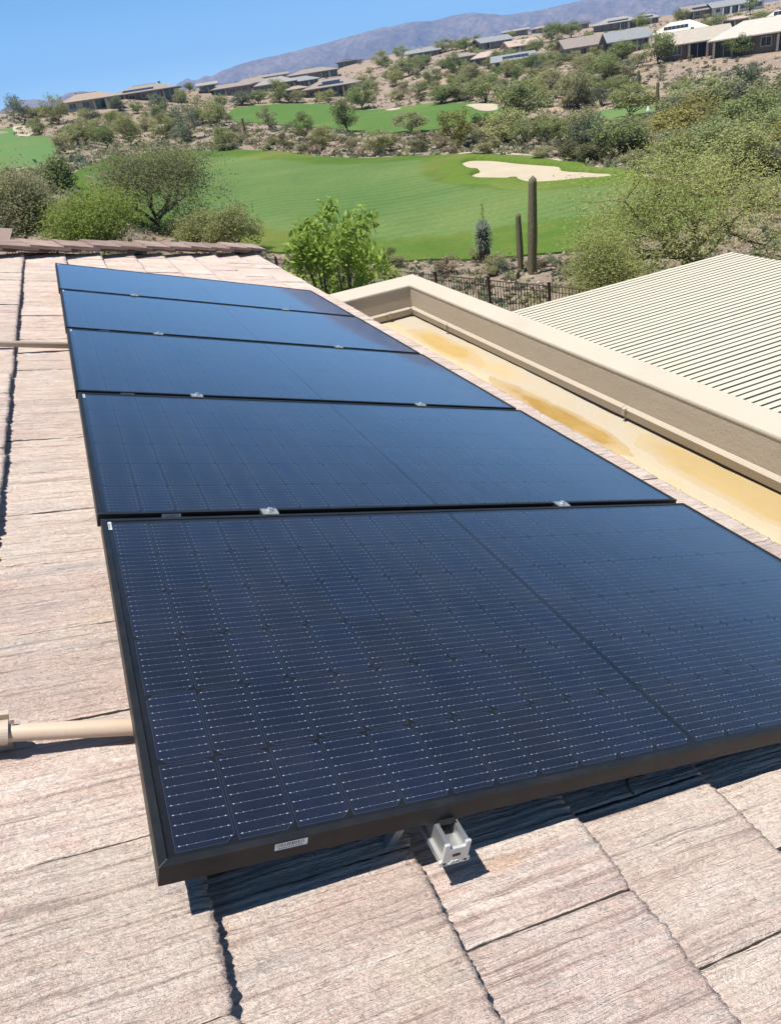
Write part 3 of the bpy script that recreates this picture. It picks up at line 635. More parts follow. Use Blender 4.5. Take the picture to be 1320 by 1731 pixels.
('mesquite',177.88,359.8,3.75,2.92,'tu','small green tree right of the low grey-roofed hillside house'),
('olive',155.66,199.6,4.45,3.34,'tu','olive tree right of the leafy tree'),
('mesquite',167.72,238.35,3.06,2.19,'tu','left-hand of two small green trees downhill of the brown cottage'),
('mesquite',157.87,264.6,3.46,2.85,'tu','small green tree uphill of the grey-roofed house'),
('mesquite',140.94,215.36,5.5,3.76,'tu','large green tree downhill of the green tree between the hillside roofs'),
('mesquite',202.96,328.11,3.6,2.32,'tu','small green tree uphill of the cream gabled house'),
('palo',211.68,293.7,3.83,2.76,'tu','yellow-green tree uphill of the brown cottage'),
('mesquite',129.07,260.25,4.06,3.09,'tu','green tree left of the tall green tree'),
('mesquite',142.69,210.7,3.83,2.91,'tu','green tree downhill of the brown cottage'),
('mesquite',149.38,271.74,5.2,3.36,'tu','large green tree left of the pink-roofed hillside house'),
('olive',164.38,303.78,3.96,3.27,'tu','olive tree right of the tan-roofed hillside house'),
('mesquite',233.42,344.22,4.08,3.2,'tu','green tree downhill of the third small crest roof'),
('palo',151.09,206.44,4.43,3.35,'tu','right-hand of two yellow-green trees downhill of the brown cottage'),
('mesquite',210.39,351.7,4.94,4.1,'tu','large green tree downhill of the long low roof'),
('mesquite',147.94,319.78,4.34,2.84,'tu','left-hand of two green trees right of the mesquite below the grey-roofed hillside house'),
('olive',182.77,352.03,4.18,2.99,'tu','olive tree left of the dark crest tree'),
('mesquite',167.23,408.34,3.28,2.36,'tu','left-hand of two small green trees left of the mesquite below the grey-roofed hillside house'),
('mesquite',149.92,316.1,4.65,3.59,'tu','right-hand of two green trees right of the mesquite below the grey-roofed hillside house'),
]
BUSH_GROUP = {'left': 'desert bushes between the two fairways', 'path': 'round bushes lining the cart path', 'lslope': 'desert bushes on the left slope', 'mslope': 'bushes scattered over the middle hillside', 'mslope2': 'bushes on the grey hillside below the cottages', 'rslope': 'small bushes on the bare right slope', 'right': 'desert bushes around the right-hand mesquites', 'near': 'small desert plants behind the iron fence', 'houses': 'bushes below the grouped roofs', 'tl': 'trees filling the left slope', 'tm': 'trees filling the middle hillside', 'tc': 'trees filling the hillside below the cottages', 'tr': 'trees in the right-hand thicket', 'tp': 'trees behind the cart path', 'th': 'trees below the grouped roofs', 'tt': 'trees between the upper terraces', 'tu': 'trees between the hillside roofs'}
F1_OUT = [(1.01,71.35),(3.79,87.76),(7.65,108.19),(13.45,121.69),(18.06,114.71),(21.98,108.49),(23.19,108.66),(26.27,99.57),(28.40,94.44),(31.10,85.71),(34.09,82.69),(35.82,80.25),(39.51,73.84),(41.04,68.31),(41.34,62.66),(38.95,53.15),(38.39,48.05),(37.69,43.38),(35.64,37.26),(32.66,32.26),(28.86,30.29),(26.10,30.49),(23.07,31.17),(20.50,32.49),(19.07,34.14),(17.59,35.91),(15.62,36.80),(14.01,38.66),(12.26,41.38),(9.94,42.64),(8.11,46.42),(5.87,48.87),(3.23,53.57),(1.31,60.56)]
F1cut_OUT = [(3.07,75.79),(10.96,108.23),(17.12,105.46),(21.18,100.13),(23.37,91.77),(25.85,86.42),(28.10,81.28),(31.13,78.85),(33.62,76.88),(34.25,74.53),(32.35,71.02),(31.01,68.29),(29.86,65.22),(29.30,62.60),(29.24,58.91),(29.69,55.70),(30.71,52.03),(32.64,47.17),(34.89,43.57),(35.30,40.54),(33.84,37.25),(30.75,37.20),(27.88,37.83),(25.41,39.01),(23.52,40.59),(21.04,41.97),(18.58,42.57),(16.39,44.79),(14.80,46.84),(12.87,47.88),(11.41,51.04),(9.70,56.02),(7.28,57.98),(5.00,61.32),(3.29,62.00)]
F0_OUT = [(-12.08,177.91),(-5.58,166.16),(-3.44,166.37),(-3.14,147.14),(-1.94,143.84),(0.65,150.54),(1.86,147.37),(2.24,127.93),(1.20,106.51),(0.10,91.91),(-1.08,82.11),(-4.17,85.77),(-7.38,87.44)]
F2_OUT = [(39.80,194.86),(47.06,214.40),(53.37,224.75),(60.96,222.76),(69.77,230.30),(69.26,203.63),(67.77,182.95),(71.96,178.96),(73.97,176.82),(77.72,172.04),(81.23,161.50),(78.68,146.24),(79.31,138.28),(71.84,123.38),(60.76,113.20),(55.51,110.84),(48.34,107.69),(45.41,113.80),(44.41,121.01),(43.96,136.93),(40.44,142.45),(40.40,162.90),(37.32,169.70)]
G_OUT = [(83.36,114.63),(85.46,108.25),(86.94,101.79),(86.15,97.54),(80.34,90.17),(77.13,92.53),(73.73,95.82),(74.89,102.19)]
B1_OUT = [(35.12,68.04),(36.06,68.86),(36.77,68.76),(37.51,67.24),(37.89,65.17),(38.05,62.85),(38.28,60.77),(38.44,57.35),(37.92,55.89),(37.14,54.57),(36.96,53.08),(37.07,51.67),(37.26,50.07),(37.55,49.04),(36.99,47.94),(35.99,48.35),(35.45,49.03),(34.80,49.95),(34.01,50.71),(33.43,51.82),(33.02,53.25),(33.21,54.78),(33.62,55.83),(33.04,56.88),(32.48,57.82),(31.84,59.15),(32.02,60.42),(32.80,61.23),(33.52,61.69),(34.10,63.18),(34.17,65.09)]
B2_OUT = [(75.80,143.78),(77.48,144.04),(79.16,142.44),(80.15,140.81),(78.76,136.91),(75.68,132.43),(73.02,129.83),(72.23,131.78),(73.80,136.18),(75.39,140.69)]
B3_OUT = [(72.44,175.99),(74.13,175.85),(75.26,173.75),(74.16,172.61),(72.89,173.70)]
B0_OUT = [(-3.46,165.43),(-2.64,167.75),(-1.16,168.29),(0.08,167.47),(0.01,160.80),(-0.90,146.78),(-1.93,144.76),(-2.89,147.24)]
PATH_LINE = [(29.34,88.63),(32.19,81.45),(35.08,78.64),(39.21,75.84),(41.17,73.13),(41.18,65.38),(40.90,59.24),(38.80,52.17),(38.20,47.81),(38.37,44.19),(37.32,38.58)]
HOUSES = [
('peach tiled hilltop house with white columns at the far left',15.4,230.76,13.29,3.93,4.23,'hip','peach','cream',0),
('long brown-roofed hilltop house with a solar roof right of the peach one',31.51,255.1,17.69,4.08,-12.99,'hip','brown','shade',1),
('low grey roof on the crest left of the grouped roofs',54.94,281.87,5.01,1.54,-10.97,'gable','grey','tan',0),
('brown-roofed house at the left end of the grouped roofs',61.45,275.72,11.84,3.44,-12.5,'hip','brown','tan',0),
('brown house with white garage wall in the grouped roofs',74.68,302.47,11.81,4.01,-13.81,'hip','brown','white',0),
('grey-brown roof in the middle of the grouped roofs',80.35,292.22,13.2,4.54,-15.31,'hip','grey','tan',0),
('blue-grey tiled roof in the grouped roofs',89.64,294.29,13.42,3.77,-16.88,'hip','slate','tan',0),
('small peach roof in front of the grouped roofs',75.02,250.8,6.46,3.05,-16.58,'hip','peach','tan',0),
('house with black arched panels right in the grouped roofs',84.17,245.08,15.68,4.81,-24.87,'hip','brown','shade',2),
('long upper roof behind the grouped roofs',118.14,366.02,21.93,4.18,-17.83,'hip','brown','tan',0),
('upper left roof behind the grouped roofs',91.44,338.92,13.29,3.09,-15.04,'gable','brown','tan',0),
('dark roofed house on the crest above the grouped roofs',189.26,513.57,12.57,3.33,-20.19,'hip','dark','shade',0),
('low grey-roofed hillside house',166.71,353.99,14.25,3.69,-25.15,'gable','slate','tan',0),
('tan-roofed hillside house left of the pink roof',135.81,260.12,11.51,3.37,-27.48,'hip','brown','tan',0),
('pink-roofed hillside house right of the tan roof',140,249.54,8.5,3.86,-29.2,'hip','pink','tan',0),
('grey-roofed house with blue panels on the hillside',134.37,223.6,11.26,3.87,-30.89,'gable','slate','tan',1),
('gabled grey crest house',187.39,324.68,13.5,4.5,-4.92,'gable','slate','tan',0),
('cream gabled house with pinkish roof',167.07,270.33,10.17,4.24,-11.63,'gable','pink','cream',0),
('long low roof on the crest',237.57,391.96,12.11,2.73,-31.16,'gable','grey','tan',0),
('cream-walled house second from the long crest roof',265.89,413.46,9.69,3.23,-32.68,'hip','peach','cream',0),
('third small crest roof',277.67,414.02,9.14,3.26,-33.79,'hip','peach','cream',0),
('crest house with dark gables',284.62,404.54,10.95,3.54,-25.07,'gable','dark','tan',0),
('dark house with solar roof on the crest right of the dark gables',246.83,323.13,18.92,4.99,-37.3,'hip','grey','shade',1),
('brown cottage with an arched white window wall',152.21,213.81,10.08,5.56,-15.33,'gable','brown','cream',0),
('grey gabled house with long slate roof',158.35,200.83,10.68,5.67,-23.13,'gable','slate','shade',0),
('cream-roofed house with a long solar strip',173.04,197.37,13.43,5.37,-41.11,'hip','cream','cream',1),
('beige-roofed hillside house with dark patio',134.73,147.75,12.57,5.39,-32.19,'gable','beige','shade',0),
('large pale-roofed house with shaded patio at the right',131.68,128.73,15.24,5.77,-49.46,'hip','pale','shade',0),
('crest house with black solar panels at the upper right',263.61,325.13,13.39,4.28,-38.96,'hip','grey','tan',1),
('brown hilltop house with solar roof and arched window',269.7,295.04,14.01,5,-27.35,'gable','brown','tan',1),
('white-gabled house on the top terrace',279.23,284.41,19.64,4.91,-29.39,'gable','slate','white',0),
('house at the right edge with a dark panel roof',204.44,191.66,7.88,4.11,-46.72,'hip','cream','shade',1),
('low pinkish roof half hidden by the dark tree',209.07,213.49,7.44,2.6,-44.29,'hip','pink','tan',0),
]
RIDGE_MAIN = [(8.52,1.122),(8.87,1.274),(9.37,1.471),(9.87,1.635),(10.20,1.459),(10.50,1.452),(11.00,1.617),(11.35,1.504),(12.10,1.735),(13.90,2.024),(16.23,2.143),(18.58,2.322),(20.94,2.559),(22.88,2.716),(24.42,2.763),(25.93,2.621),(27.08,2.747),(28.58,2.727),(30.42,2.312),(32.26,2.269),(34.09,2.316),(35.88,2.481),(38.67,2.542),(41.38,2.362),(43.99,2.298),(46.47,2.402),(48.87,2.276)]
RIDGE_WEST = [(-2.93,1.396),(-1.60,1.369),(-1.11,1.588),(-0.72,1.725),(-0.33,1.767),(0.17,1.731),(0.67,1.695),(1.20,1.527),(1.92,1.559),(2.25,1.707),(2.63,1.785),(3.06,1.792),(3.64,1.714),(4.05,1.561),(4.89,1.350),(5.88,1.017),(7.43,0.604),(8.82,0.207)]
# ------------------------------------------------------------------ helpers
COL = SC.collection
def tag(o, label=None, cat=None, group=None, kind=None):
    if label: o['label'] = label
    if cat: o['category'] = cat
    if group: o['group'] = group
    if kind: o['kind'] = kind
    return o
def link(o, parent=None):
    COL.objects.link(o)
    if parent is not None: o.parent = parent
    return o
def empty(name, loc=(0, 0, 0), rot=(0, 0, 0), parent=None):
    o = bpy.data.objects.new(name, None); o.location = loc; o.rotation_euler = rot
    o.empty_display_size = 0.1
    return link(o, parent)
def mesh_np(name, V, F, mats, smooth=False):
    """V (n,3) array, F (m,k) array of quads or tris"""
    me = bpy.data.meshes.new(name)
    V = np.asarray(V, dtype=np.float32); F = np.asarray(F, dtype=np.int32)
    k = F.shape[1]
    me.vertices.add(len(V)); me.vertices.foreach_set('co', V.ravel())
    me.loops.add(F.size); me.loops.foreach_set('vertex_index', F.ravel())
    me.polygons.add(len(F)); me.polygons.foreach_set('loop_start', np.arange(0, F.size, k, dtype=np.int32))
    me.polygons.foreach_set('loop_total', np.full(len(F), k, dtype=np.int32))
    if smooth: me.polygons.foreach_set('use_smooth', np.ones(len(F), dtype=bool))
    me.update(calc_edges=True); me.validate()
    for mt in (mats if isinstance(mats, (list, tuple)) else [mats]): me.materials.append(mt)
    return me
class MB:
    def __init__(s): s.v = []; s.f = []; s.m = []
    def add(s, vs, fs, mi=0):
        b = len(s.v); s.v += [tuple(v) for v in vs]
        for f in fs: s.f.append([b+i for i in f]); s.m.append(mi)
        return s
    def box(s, x0, x1, y0, y1, z0, z1, mi=0, mat=None):
        vs = [(x0,y0,z0),(x1,y0,z0),(x1,y1,z0),(x0,y1,z0),(x0,y0,z1),(x1,y0,z1),(x1,y1,z1),(x0,y1,z1)]
        if mat is not None: vs = [tuple(mat @ Vector(v)) for v in vs]
        return s.add(vs, [(3,2,1,0),(4,5,6,7),(0,1,5,4),(1,2,6,5),(2,3,7,6),(3,0,4,7)], mi)
    def prism(s, prof, x0, x1, axis='y', mi=0):
        n = len(prof); vs = []
        for t in (x0, x1):
            for (a, b) in prof:
                vs.append({'y': (a, t, b), 'x': (t, a, b), 'z': (a, b, t)}[axis])
        fs = [(i, (i+1) % n, n+(i+1) % n, n+i) for i in range(n)] + [tuple(range(n))[::-1], tuple(range(n, 2*n))]
        return s.add(vs, fs, mi)
    def tube(s, pts, rad, n=8, mi=0, cap=True):
        pts = [Vector(p) for p in pts]
        rads = rad if isinstance(rad, (list, tuple)) else [rad]*len(pts)
        rings = []
        up = Vector((0, 0, 1))
        for i, p in enumerate(pts):
            d = (pts[min(i+1, len(pts)-1)] - pts[max(i-1, 0)])
            if d.length < 1e-9: d = Vector((0, 0, 1))
            d.normalize()
            ref = up if abs(d.z) < .95 else Vector((1, 0, 0))
            a = d.cross(ref).normalized(); b = d.cross(a)
            rings.append([p + (a*math.cos(2*math.pi*k/n) + b*math.sin(2*math.pi*k/n))*rads[i] for k in range(n)])
        vs = [v for r in rings for v in r]; fs = []
        for i in range(len(pts)-1):
            for k in range(n):
                k2 = (k+1) % n
                fs.append((i*n+k, i*n+k2, (i+1)*n+k2, (i+1)*n+k))
        if cap: fs += [tuple(range(n))[::-1], tuple(range((len(pts)-1)*n, len(pts)*n))]
        return s.add(vs, fs, mi)
    def mesh(s, name, mats, smooth=False):
        me = bpy.data.meshes.new(name); me.from_pydata(s.v, [], s.f)
        for mt in (mats if isinstance(mats, (list, tuple)) else [mats]): me.materials.append(mt)
        me.polygons.foreach_set('material_index', s.m)
        if smooth: me.polygons.foreach_set('use_smooth', [True]*len(s.f))
        bm = bmesh.new(); bm.from_mesh(me); bmesh.ops.recalc_face_normals(bm, faces=bm.faces); bm.to_mesh(me); bm.free()
        me.update(); return me
    def obj(s, name, mats, parent=None, smooth=False, bevel=0):
        o = bpy.data.objects.new(name, s.mesh(name, mats, smooth))
        if bevel:
            b = o.modifiers.new('bevel', 'BEVEL'); b.width = bevel; b.segments = 2; b.limit_method = 'ANGLE'
        return link(o, parent)
def obj(name, me, parent=None, loc=None, rot=None, scale=None):
    o = bpy.data.objects.new(name, me)
    if loc is not None: o.location = loc
    if rot is not None: o.rotation_euler = rot
    if scale is not None: o.scale = scale
    return link(o, parent)

# ------------------------------------------------------------------ materials
class NT:
    def __init__(s, name):
        s.m = bpy.data.materials.new(name); s.m.use_nodes = True; s.t = s.m.node_tree; s.t.nodes.clear()
        s.out = s.n('ShaderNodeOutputMaterial')
    def n(s, ty, ins=None, **kw):
        nd = s.t.nodes.new(ty)
        for k, v in kw.items(): setattr(nd, k, v)
        for k, v in (ins or {}).items(): s.set(nd.inputs[k], v)
        return nd
    def set(s, sock, v):
        if hasattr(v, 'bl_idname') or isinstance(v, bpy.types.NodeSocket):
            s.t.links.new(v if isinstance(v, bpy.types.NodeSocket) else v.outputs[0], sock)
        elif isinstance(v, (tuple, list)) and len(v) == 3 and sock.type == 'RGBA': sock.default_value = (*v, 1)
        else: sock.default_value = v
    def coord(s, kind='Object'): return s.n('ShaderNodeTexCoord').outputs[kind]
    def mapping(s, v, scale=(1, 1, 1), loc=(0, 0, 0)):
        return s.n('ShaderNodeMapping', {'Vector': v, 'Scale': scale, 'Location': loc}).outputs[0]
    def noise(s, v, scale, detail=3, rough=.55, dist=0):
        return s.n('ShaderNodeTexNoise', {'Vector': v, 'Scale': scale, 'Detail': detail, 'Roughness': rough, 'Distortion': dist}).outputs[0]
    def voro(s, v, scale, feature='F1'):
        return s.n('ShaderNodeTexVoronoi', {'Vector': v, 'Scale': scale}, feature=feature).outputs[0]
    def ramp(s, fac, stops, interp='LINEAR'):
        nd = s.n('ShaderNodeValToRGB', {'Fac': fac}); e = nd.color_ramp.elements; nd.color_ramp.interpolation = interp
        while len(e) < len(stops): e.new(.5)
        for el, (p, c) in zip(e, stops):
            el.position = p; el.color = (*c, 1) if len(c) == 3 else c
        return nd.outputs[0]
    def mix(s, fac, a, b, mode='MIX'):
        nd = s.n('ShaderNodeMix', data_type='RGBA', blend_type=mode)
        s.set(nd.inputs[0], fac); s.set(nd.inputs[6], a); s.set(nd.inputs[7], b)
        return nd.outputs[2]
    def math(s, op, a, b=0.0, c=0.0):
        nd = s.n('ShaderNodeMath', operation=op); s.set(nd.inputs[0], a); s.set(nd.inputs[1], b); s.set(nd.inputs[2], c)
        return nd.outputs[0]
    def vadd(s, a, b):
        nd = s.n('ShaderNodeVectorMath', operation='ADD'); s.set(nd.inputs[0], a); s.set(nd.inputs[1], b); return nd.outputs[0]
    def rnd(s): return s.n('ShaderNodeObjectInfo').outputs['Random']
    def sep(s, v): return s.n('ShaderNodeSeparateXYZ', {'Vector': v}).outputs
    def bump(s, h, strength, dist=.01, normal=None):
        i = {'Height': h, 'Strength': strength, 'Distance': dist}
        if normal is not None: i['Normal'] = normal
        return s.n('ShaderNodeBump', i).outputs[0]
    def principled(s, col, rough=.7, metal=0, normal=None, spec=.5, **kw):
        i = {'Base Color': col, 'Roughness': rough, 'Metallic': metal, 'Specular IOR Level': spec}; i.update(kw)
        if normal is not None: i['Normal'] = normal
        return s.n('ShaderNodeBsdfPrincipled', i)
    def done(s, sh):
        s.t.links.new(sh.outputs[0] if not isinstance(sh, bpy.types.NodeSocket) else sh, s.out.inputs['Surface']); return s.m
def simple(name, col, rough=.6, metal=0, var=.12, nscale=8, bump=0, bscale=60, spec=.4):
    t = NT(name); c = t.coord()
    nz = t.noise(c, nscale, 4)
    cc = t.mix(t.math('MULTIPLY', nz, 1.0), tuple(v*(1-var) for v in col), tuple(min(1, v*(1+var)) for v in col))
    nm = t.bump(t.noise(c, bscale, 4, .6), bump, .004) if bump else None
    return t.done(t.principled(cc, rough, metal, nm, spec))

def mat_tile(name='roof tile concrete', rust=None):
    """brushed concrete: long grooves down the slope, lumps, pits, per-tile tone"""
    t = NT(name); c = t.coord(); r = t.rnd()
    off = t.n('ShaderNodeCombineXYZ', {'X': t.math('MULTIPLY', r, 37.0), 'Y': t.math('MULTIPLY', r, 91.0), 'Z': t.math('MULTIPLY', r, 13.0)}).outputs[0]
    p = t.vadd(c, off)
    wob = t.vadd(p, t.n('ShaderNodeCombineXYZ', {'Y': t.math('MULTIPLY', t.noise(t.mapping(p, (9, 4, 1)), 1, 3), .012)}).outputs[0])
    groove = t.noise(t.mapping(wob, (3.0, 125, 1)), 1.0, 5, .62)
    fine = t.noise(t.mapping(wob, (4, 250, 1)), 1.0, 3, .6)
    lump = t.noise(t.mapping(wob, (36, 96, 36)), 1.0, 5, .7)
    peb = t.noise(t.mapping(p, (.8, 1.2, 1)), 150, 4, .7)
    big = t.noise(t.mapping(p, (5, 9, 1)), 1.0, 4, .6)
    big2 = t.noise(t.mapping(p, (2.0, 16, 1)), 1.0, 4, .6)
    base = t.ramp(big, [(.28, (.59, .465, .405)), (.45, (.67, .50, .43)), (.6, (.74, .61, .53)), (.75, (.66, .46, .395))])
    r2 = t.math('FRACT', t.math('MULTIPLY', r, 17.7))
    base = t.mix(t.math('MULTIPLY', r2, .45), base, (.66, .58, .47))
    base = t.mix(t.ramp(big2, [(.56, (0, 0, 0)), (.74, (.65, .65, .65))]), base, (.42, .39, .375))
    base = t.mix(t.ramp(t.noise(p, 3.0, 2), [(.6, (0, 0, 0)), (.78, (.4, .4, .4))]), base, (.64, .52, .34))
    base = t.mix(t.ramp(groove, [(.36, (.75, .75, .75)), (.44, (0, 0, 0))]), base, (.37, .27, .235))
    base = t.mix(t.ramp(groove, [(.53, (0, 0, 0)), (.63, (.6, .6, .6))]), base, (.80, .685, .61))
    base = t.mix(t.ramp(lump, [(.31, (.65, .65, .65)), (.385, (0, 0, 0))]), base, (.26, .19, .165))
    base = t.mix(t.ramp(peb, [(.29, (.5, .5, .5)), (.39, (0, 0, 0))]), base, (.27, .20, .17))
    k = t.math('MULTIPLY_ADD', t.math('FRACT', t.math('MULTIPLY', r, 7.31)), .16, .99)
    kc = t.n('ShaderNodeCombineXYZ', {'X': k, 'Y': k, 'Z': k}).outputs[0]
    base = t.mix(1.0, base, kc, 'MULTIPLY')
    if rust:
        s = t.sep(c); u = t.math('DIVIDE', t.math('ADD', s[0], -rust[0]), .085); v = t.math('DIVIDE', t.math('ADD', s[1], -rust[1]), .020)
        d = t.math('ADD', t.math('SQRT', t.math('ADD', t.math('MULTIPLY', u, u), t.math('MULTIPLY', v, v))), t.math('MULTIPLY_ADD', big, 1.2, -.6))
        base = t.mix(t.ramp(d, [(.3, (.38, .38, .38)), (1.0, (0, 0, 0))]), base, (.50, .28, .13))
    h = t.math('ADD', t.math('MULTIPLY', groove, 1.2), t.math('ADD', t.math('MULTIPLY', lump, 1.0), t.math('ADD', t.math('MULTIPLY', peb, .3), t.math('MULTIPLY', fine, .4))))
    nm = t.bump(h, 1.0, .017)
    return t.done(t.principled(base, .92, 0, nm, .15))
def mat_cap():
    t = NT('hip cap concrete'); c = t.coord(); r = t.rnd()
    off = t.n('ShaderNodeCombineXYZ', {'X': t.math('MULTIPLY', r, 37.0), 'Y': t.math('MULTIPLY', r, 91.0)}).outputs[0]
    p = t.vadd(c, off)
    s = t.noise(t.mapping(p, (4, 60, 60)), 1, 5, .65)
    base = t.ramp(s, [(.3, (.16, .11, .095)), (.5, (.31, .225, .19)), (.7, (.40, .31, .265))])
    k = t.math('MULTIPLY_ADD', r, .35, .8); kc = t.n('ShaderNodeCombineXYZ', {'X': k, 'Y': k, 'Z': k}).outputs[0]
    return t.done(t.principled(t.mix(1.0, base, kc, 'MULTIPLY'), .9, 0, t.bump(s, .6, .006), .2))
def mat_cell():
    t = NT('solar cell silicon'); c = t.coord(); r = t.rnd()
    nz = t.noise(t.vadd(c, t.n('ShaderNodeCombineXYZ', {'X': t.math('MULTIPLY', r, 50.0)}).outputs[0]), 30, 3)
    a = t.mix(r, (.0028, .0040, .0095), (.0042, .0080, .026))
    a = t.mix(t.math('MULTIPLY', nz, .5), a, (.004, .0065, .017))
    fing = t.n('ShaderNodeTexWave', {'Vector': c, 'Scale': 200.0, 'Distortion': 0.0}, bands_direction='X').outputs[0]
    a = t.mix(t.math('MULTIPLY', fing, .22), a, (.010, .015, .030))
    return t.done(t.principled(a, .42, 0, None, .35))
def mat_glass():
    t = NT('panel cover glass')
    c = t.coord()
    ge = t.n('ShaderNodeNewGeometry')
    dt = t.n('ShaderNodeVectorMath', operation='DOT_PRODUCT'); t.t.links.new(ge.outputs['Incoming'], dt.inputs[0]); t.t.links.new(ge.outputs['Normal'], dt.inputs[1])
    fr = t.math('MULTIPLY_ADD', t.math('POWER', t.math('SUBTRACT', 1.0, t.math('ABSOLUTE', dt.outputs['Value'])), 5.0), .92, .013)
    g = t.n('ShaderNodeBsdfGlossy', {'Color': (.97, .98, 1.0), 'Roughness': .035})
    tr = t.n('ShaderNodeBsdfTransparent', {'Color': (.96, .97, .98)})
    mx = t.n('ShaderNodeMixShader', {0: fr}); t.t.links.new(tr.outputs[0], mx.inputs[1]); t.t.links.new(g.outputs[0], mx.inputs[2])
    dn = t.ramp(t.noise(c, 5, 5, .7), [(.35, (.002, .002, .002)), (.75, (.010, .010, .010))])
    df = t.n('ShaderNodeBsdfDiffuse', {'Color': (.55, .5, .45)})
    m2 = t.n('ShaderNodeMixShader', {0: dn}); t.t.links.new(mx.outputs[0], m2.inputs[1]); t.t.links.new(df.outputs[0], m2.inputs[2])
    return t.done(m2)
def mat_frame():
    t = NT('black anodised frame'); c = t.coord()
    sc = t.noise(t.mapping(c, (6, 6, 200)), 1, 4, .6); b = t.noise(c, 14, 5, .65)
    col = t.mix(t.ramp(b, [(.45, (0, 0, 0)), (.75, (.5, .5, .5))]), (.010, .011, .012), (.032, .031, .029))
    return t.done(t.principled(col, t.math('MULTIPLY_ADD', sc, .2, .38), .1, None, .35))
def mat_stucco(name, col):
    t = NT(name); c = t.coord()
    a = t.noise(c, 2.2, 5, .6); b = t.noise(c, 55, 5, .65)
    cc = t.mix(a, tuple(v*.88 for v in col), tuple(min(.9, v*1.08) for v in col))
    cc = t.mix(t.ramp(t.noise(t.mapping(c, (1, 1, 9)), 2.5, 4, .6), [(.55, (0, 0, 0)), (.8, (.28, .28, .28))]), cc, tuple(v*.66 for v in col))
    cc = t.mix(t.ramp(t.noise(c, 1.1, 6, .7), [(.5, (0, 0, 0)), (.75, (.3, .3, .3))]), cc, tuple(v*.72 for v in col))
    return t.done(t.principled(cc, .93, 0, t.bump(t.math('ADD', b, t.math('MULTIPLY', t.noise(c, 6, 3), 1.2)), .4, .006), .15))
def mat_foam():
    """coated foam roof: bare cream along the eave, ochre ponding stains, chalky beige near the wall"""
    t = NT('foam roof coating'); c = t.coord(); s = t.sep(c)
    w = t.noise(t.mapping(c, (3.0, 1.1, 1)), 1, 6, .62, .5); w2 = t.noise(t.mapping(c, (9, 4, 1)), 1, 5, .6); f = t.noise(c, 70, 4, .7)
    base = t.ramp(t.math('ADD', t.math('ADD', s[0], -2.25), t.math('MULTIPLY_ADD', w, .36, -.18)), [(.02, (.53, .435, .245)), (.16, (.48, .395, .245)), (.30, (.385, .33, .245)), (.5, (.36, .32, .255))])
    def blob(cx, cy, rx, ry, a):
        u = t.math('DIVIDE', t.math('ADD', s[0], -cx), rx); v = t.math('DIVIDE', t.math('ADD', s[1], -cy), ry)
        d = t.math('SQRT', t.math('ADD', t.math('MULTIPLY', u, u), t.math('MULTIPLY', v, v)))
        d = t.math('ADD', d, t.math('MULTIPLY_ADD', w, 1.5, -.75))
        return t.math('MULTIPLY', t.ramp(d, [(.5, (1, 1, 1)), (.60, (.62, .62, .62)), (.80, (.40, .40, .40)), (.86, (.55, .55, .55)), (.885, (0, 0, 0))]), a)
    for cx, cy, rx, ry, a, col in ((2.58, 4.70, .13, .80, .9, (.37, .245, .075)), (2.50, 2.95, .10, .95, 1.0, (.27, .165, .04)), (2.66, 1.65, .16, .95, .8, (.34, .24, .09)), (2.55, .3, .16, .9, .7, (.40, .26, .08)), (2.62, 3.9, .10, .4, .4, (.45, .3, .1))):
        base = t.mix(blob(cx, cy, rx, ry, a), base, col)
    base = t.mix(t.ramp(w2, [(.35, (.3, .3, .3)), (.55, (0, 0, 0))]), base, (.42, .30, .13))
    base = t.mix(t.ramp(f, [(.3, (.3, .3, .3)), (.5, (0, 0, 0))]), base, (.33, .22, .09))
    return t.done(t.principled(base, .8, 0, t.bump(t.math('ADD', f, t.math('MULTIPLY', w, 2.0)), .35, .006), .25))
def mat_leaf(name, c1, c2, trans=.42):
    t = NT(name); r = t.rnd(); c = t.coord()
    nz = t.noise(c, 7, 3)
    col = t.mix(nz, c1, c2)
    k = t.math('MULTIPLY_ADD', r, .5, .85); kc = t.n('ShaderNodeCombineXYZ', {'X': k, 'Y': t.math('MULTIPLY_ADD', r, .4, .88), 'Z': k}).outputs[0]
    col = t.mix(1.0, col, kc, 'MULTIPLY')
    d = t.n('ShaderNodeBsdfDiffuse', {'Color': col}); tr = t.n('ShaderNodeBsdfTranslucent', {'Color': col})
    mx = t.n('ShaderNodeMixShader', {0: trans}); t.t.links.new(d.outputs[0], mx.inputs[1]); t.t.links.new(tr.outputs[0], mx.inputs[2])
    return t.done(mx)
def mat_grass(name, c1, c2, c3, band=(.05, .35)):
    t = NT(name); c = t.coord()
    big = t.noise(t.mapping(c, (.03, .09, 1)), 1, 5, .6); fine = t.noise(c, 3.0, 4, .65)
    wv = t.n('ShaderNodeTexWave', {'Vector': t.mapping(c, (band[0], band[1], 0)), 'Scale': 1.0, 'Distortion': 5.0, 'Detail': 2.0, 'Detail Scale': .6}, bands_direction='Y').outputs[0]
    col = t.mix(big, c1, c2); col = t.mix(t.math('MULTIPLY', wv, .6), col, c3)
    pat = t.noise(t.mapping(c, (.012, .05, 1)), 1, 4, .55, .4)
    col = t.mix(t.ramp(pat, [(.52, (0, 0, 0)), (.72, (.6, .6, .6))]), col, (.17, .19, .06))
    col = t.mix(t.ramp(fine, [(.35, (.35, .35, .35)), (.6, (0, 0, 0))]), col, tuple(v*.7 for v in c1))
    return t.done(t.principled(col, .95, 0, t.bump(fine, .6, .05), .1))
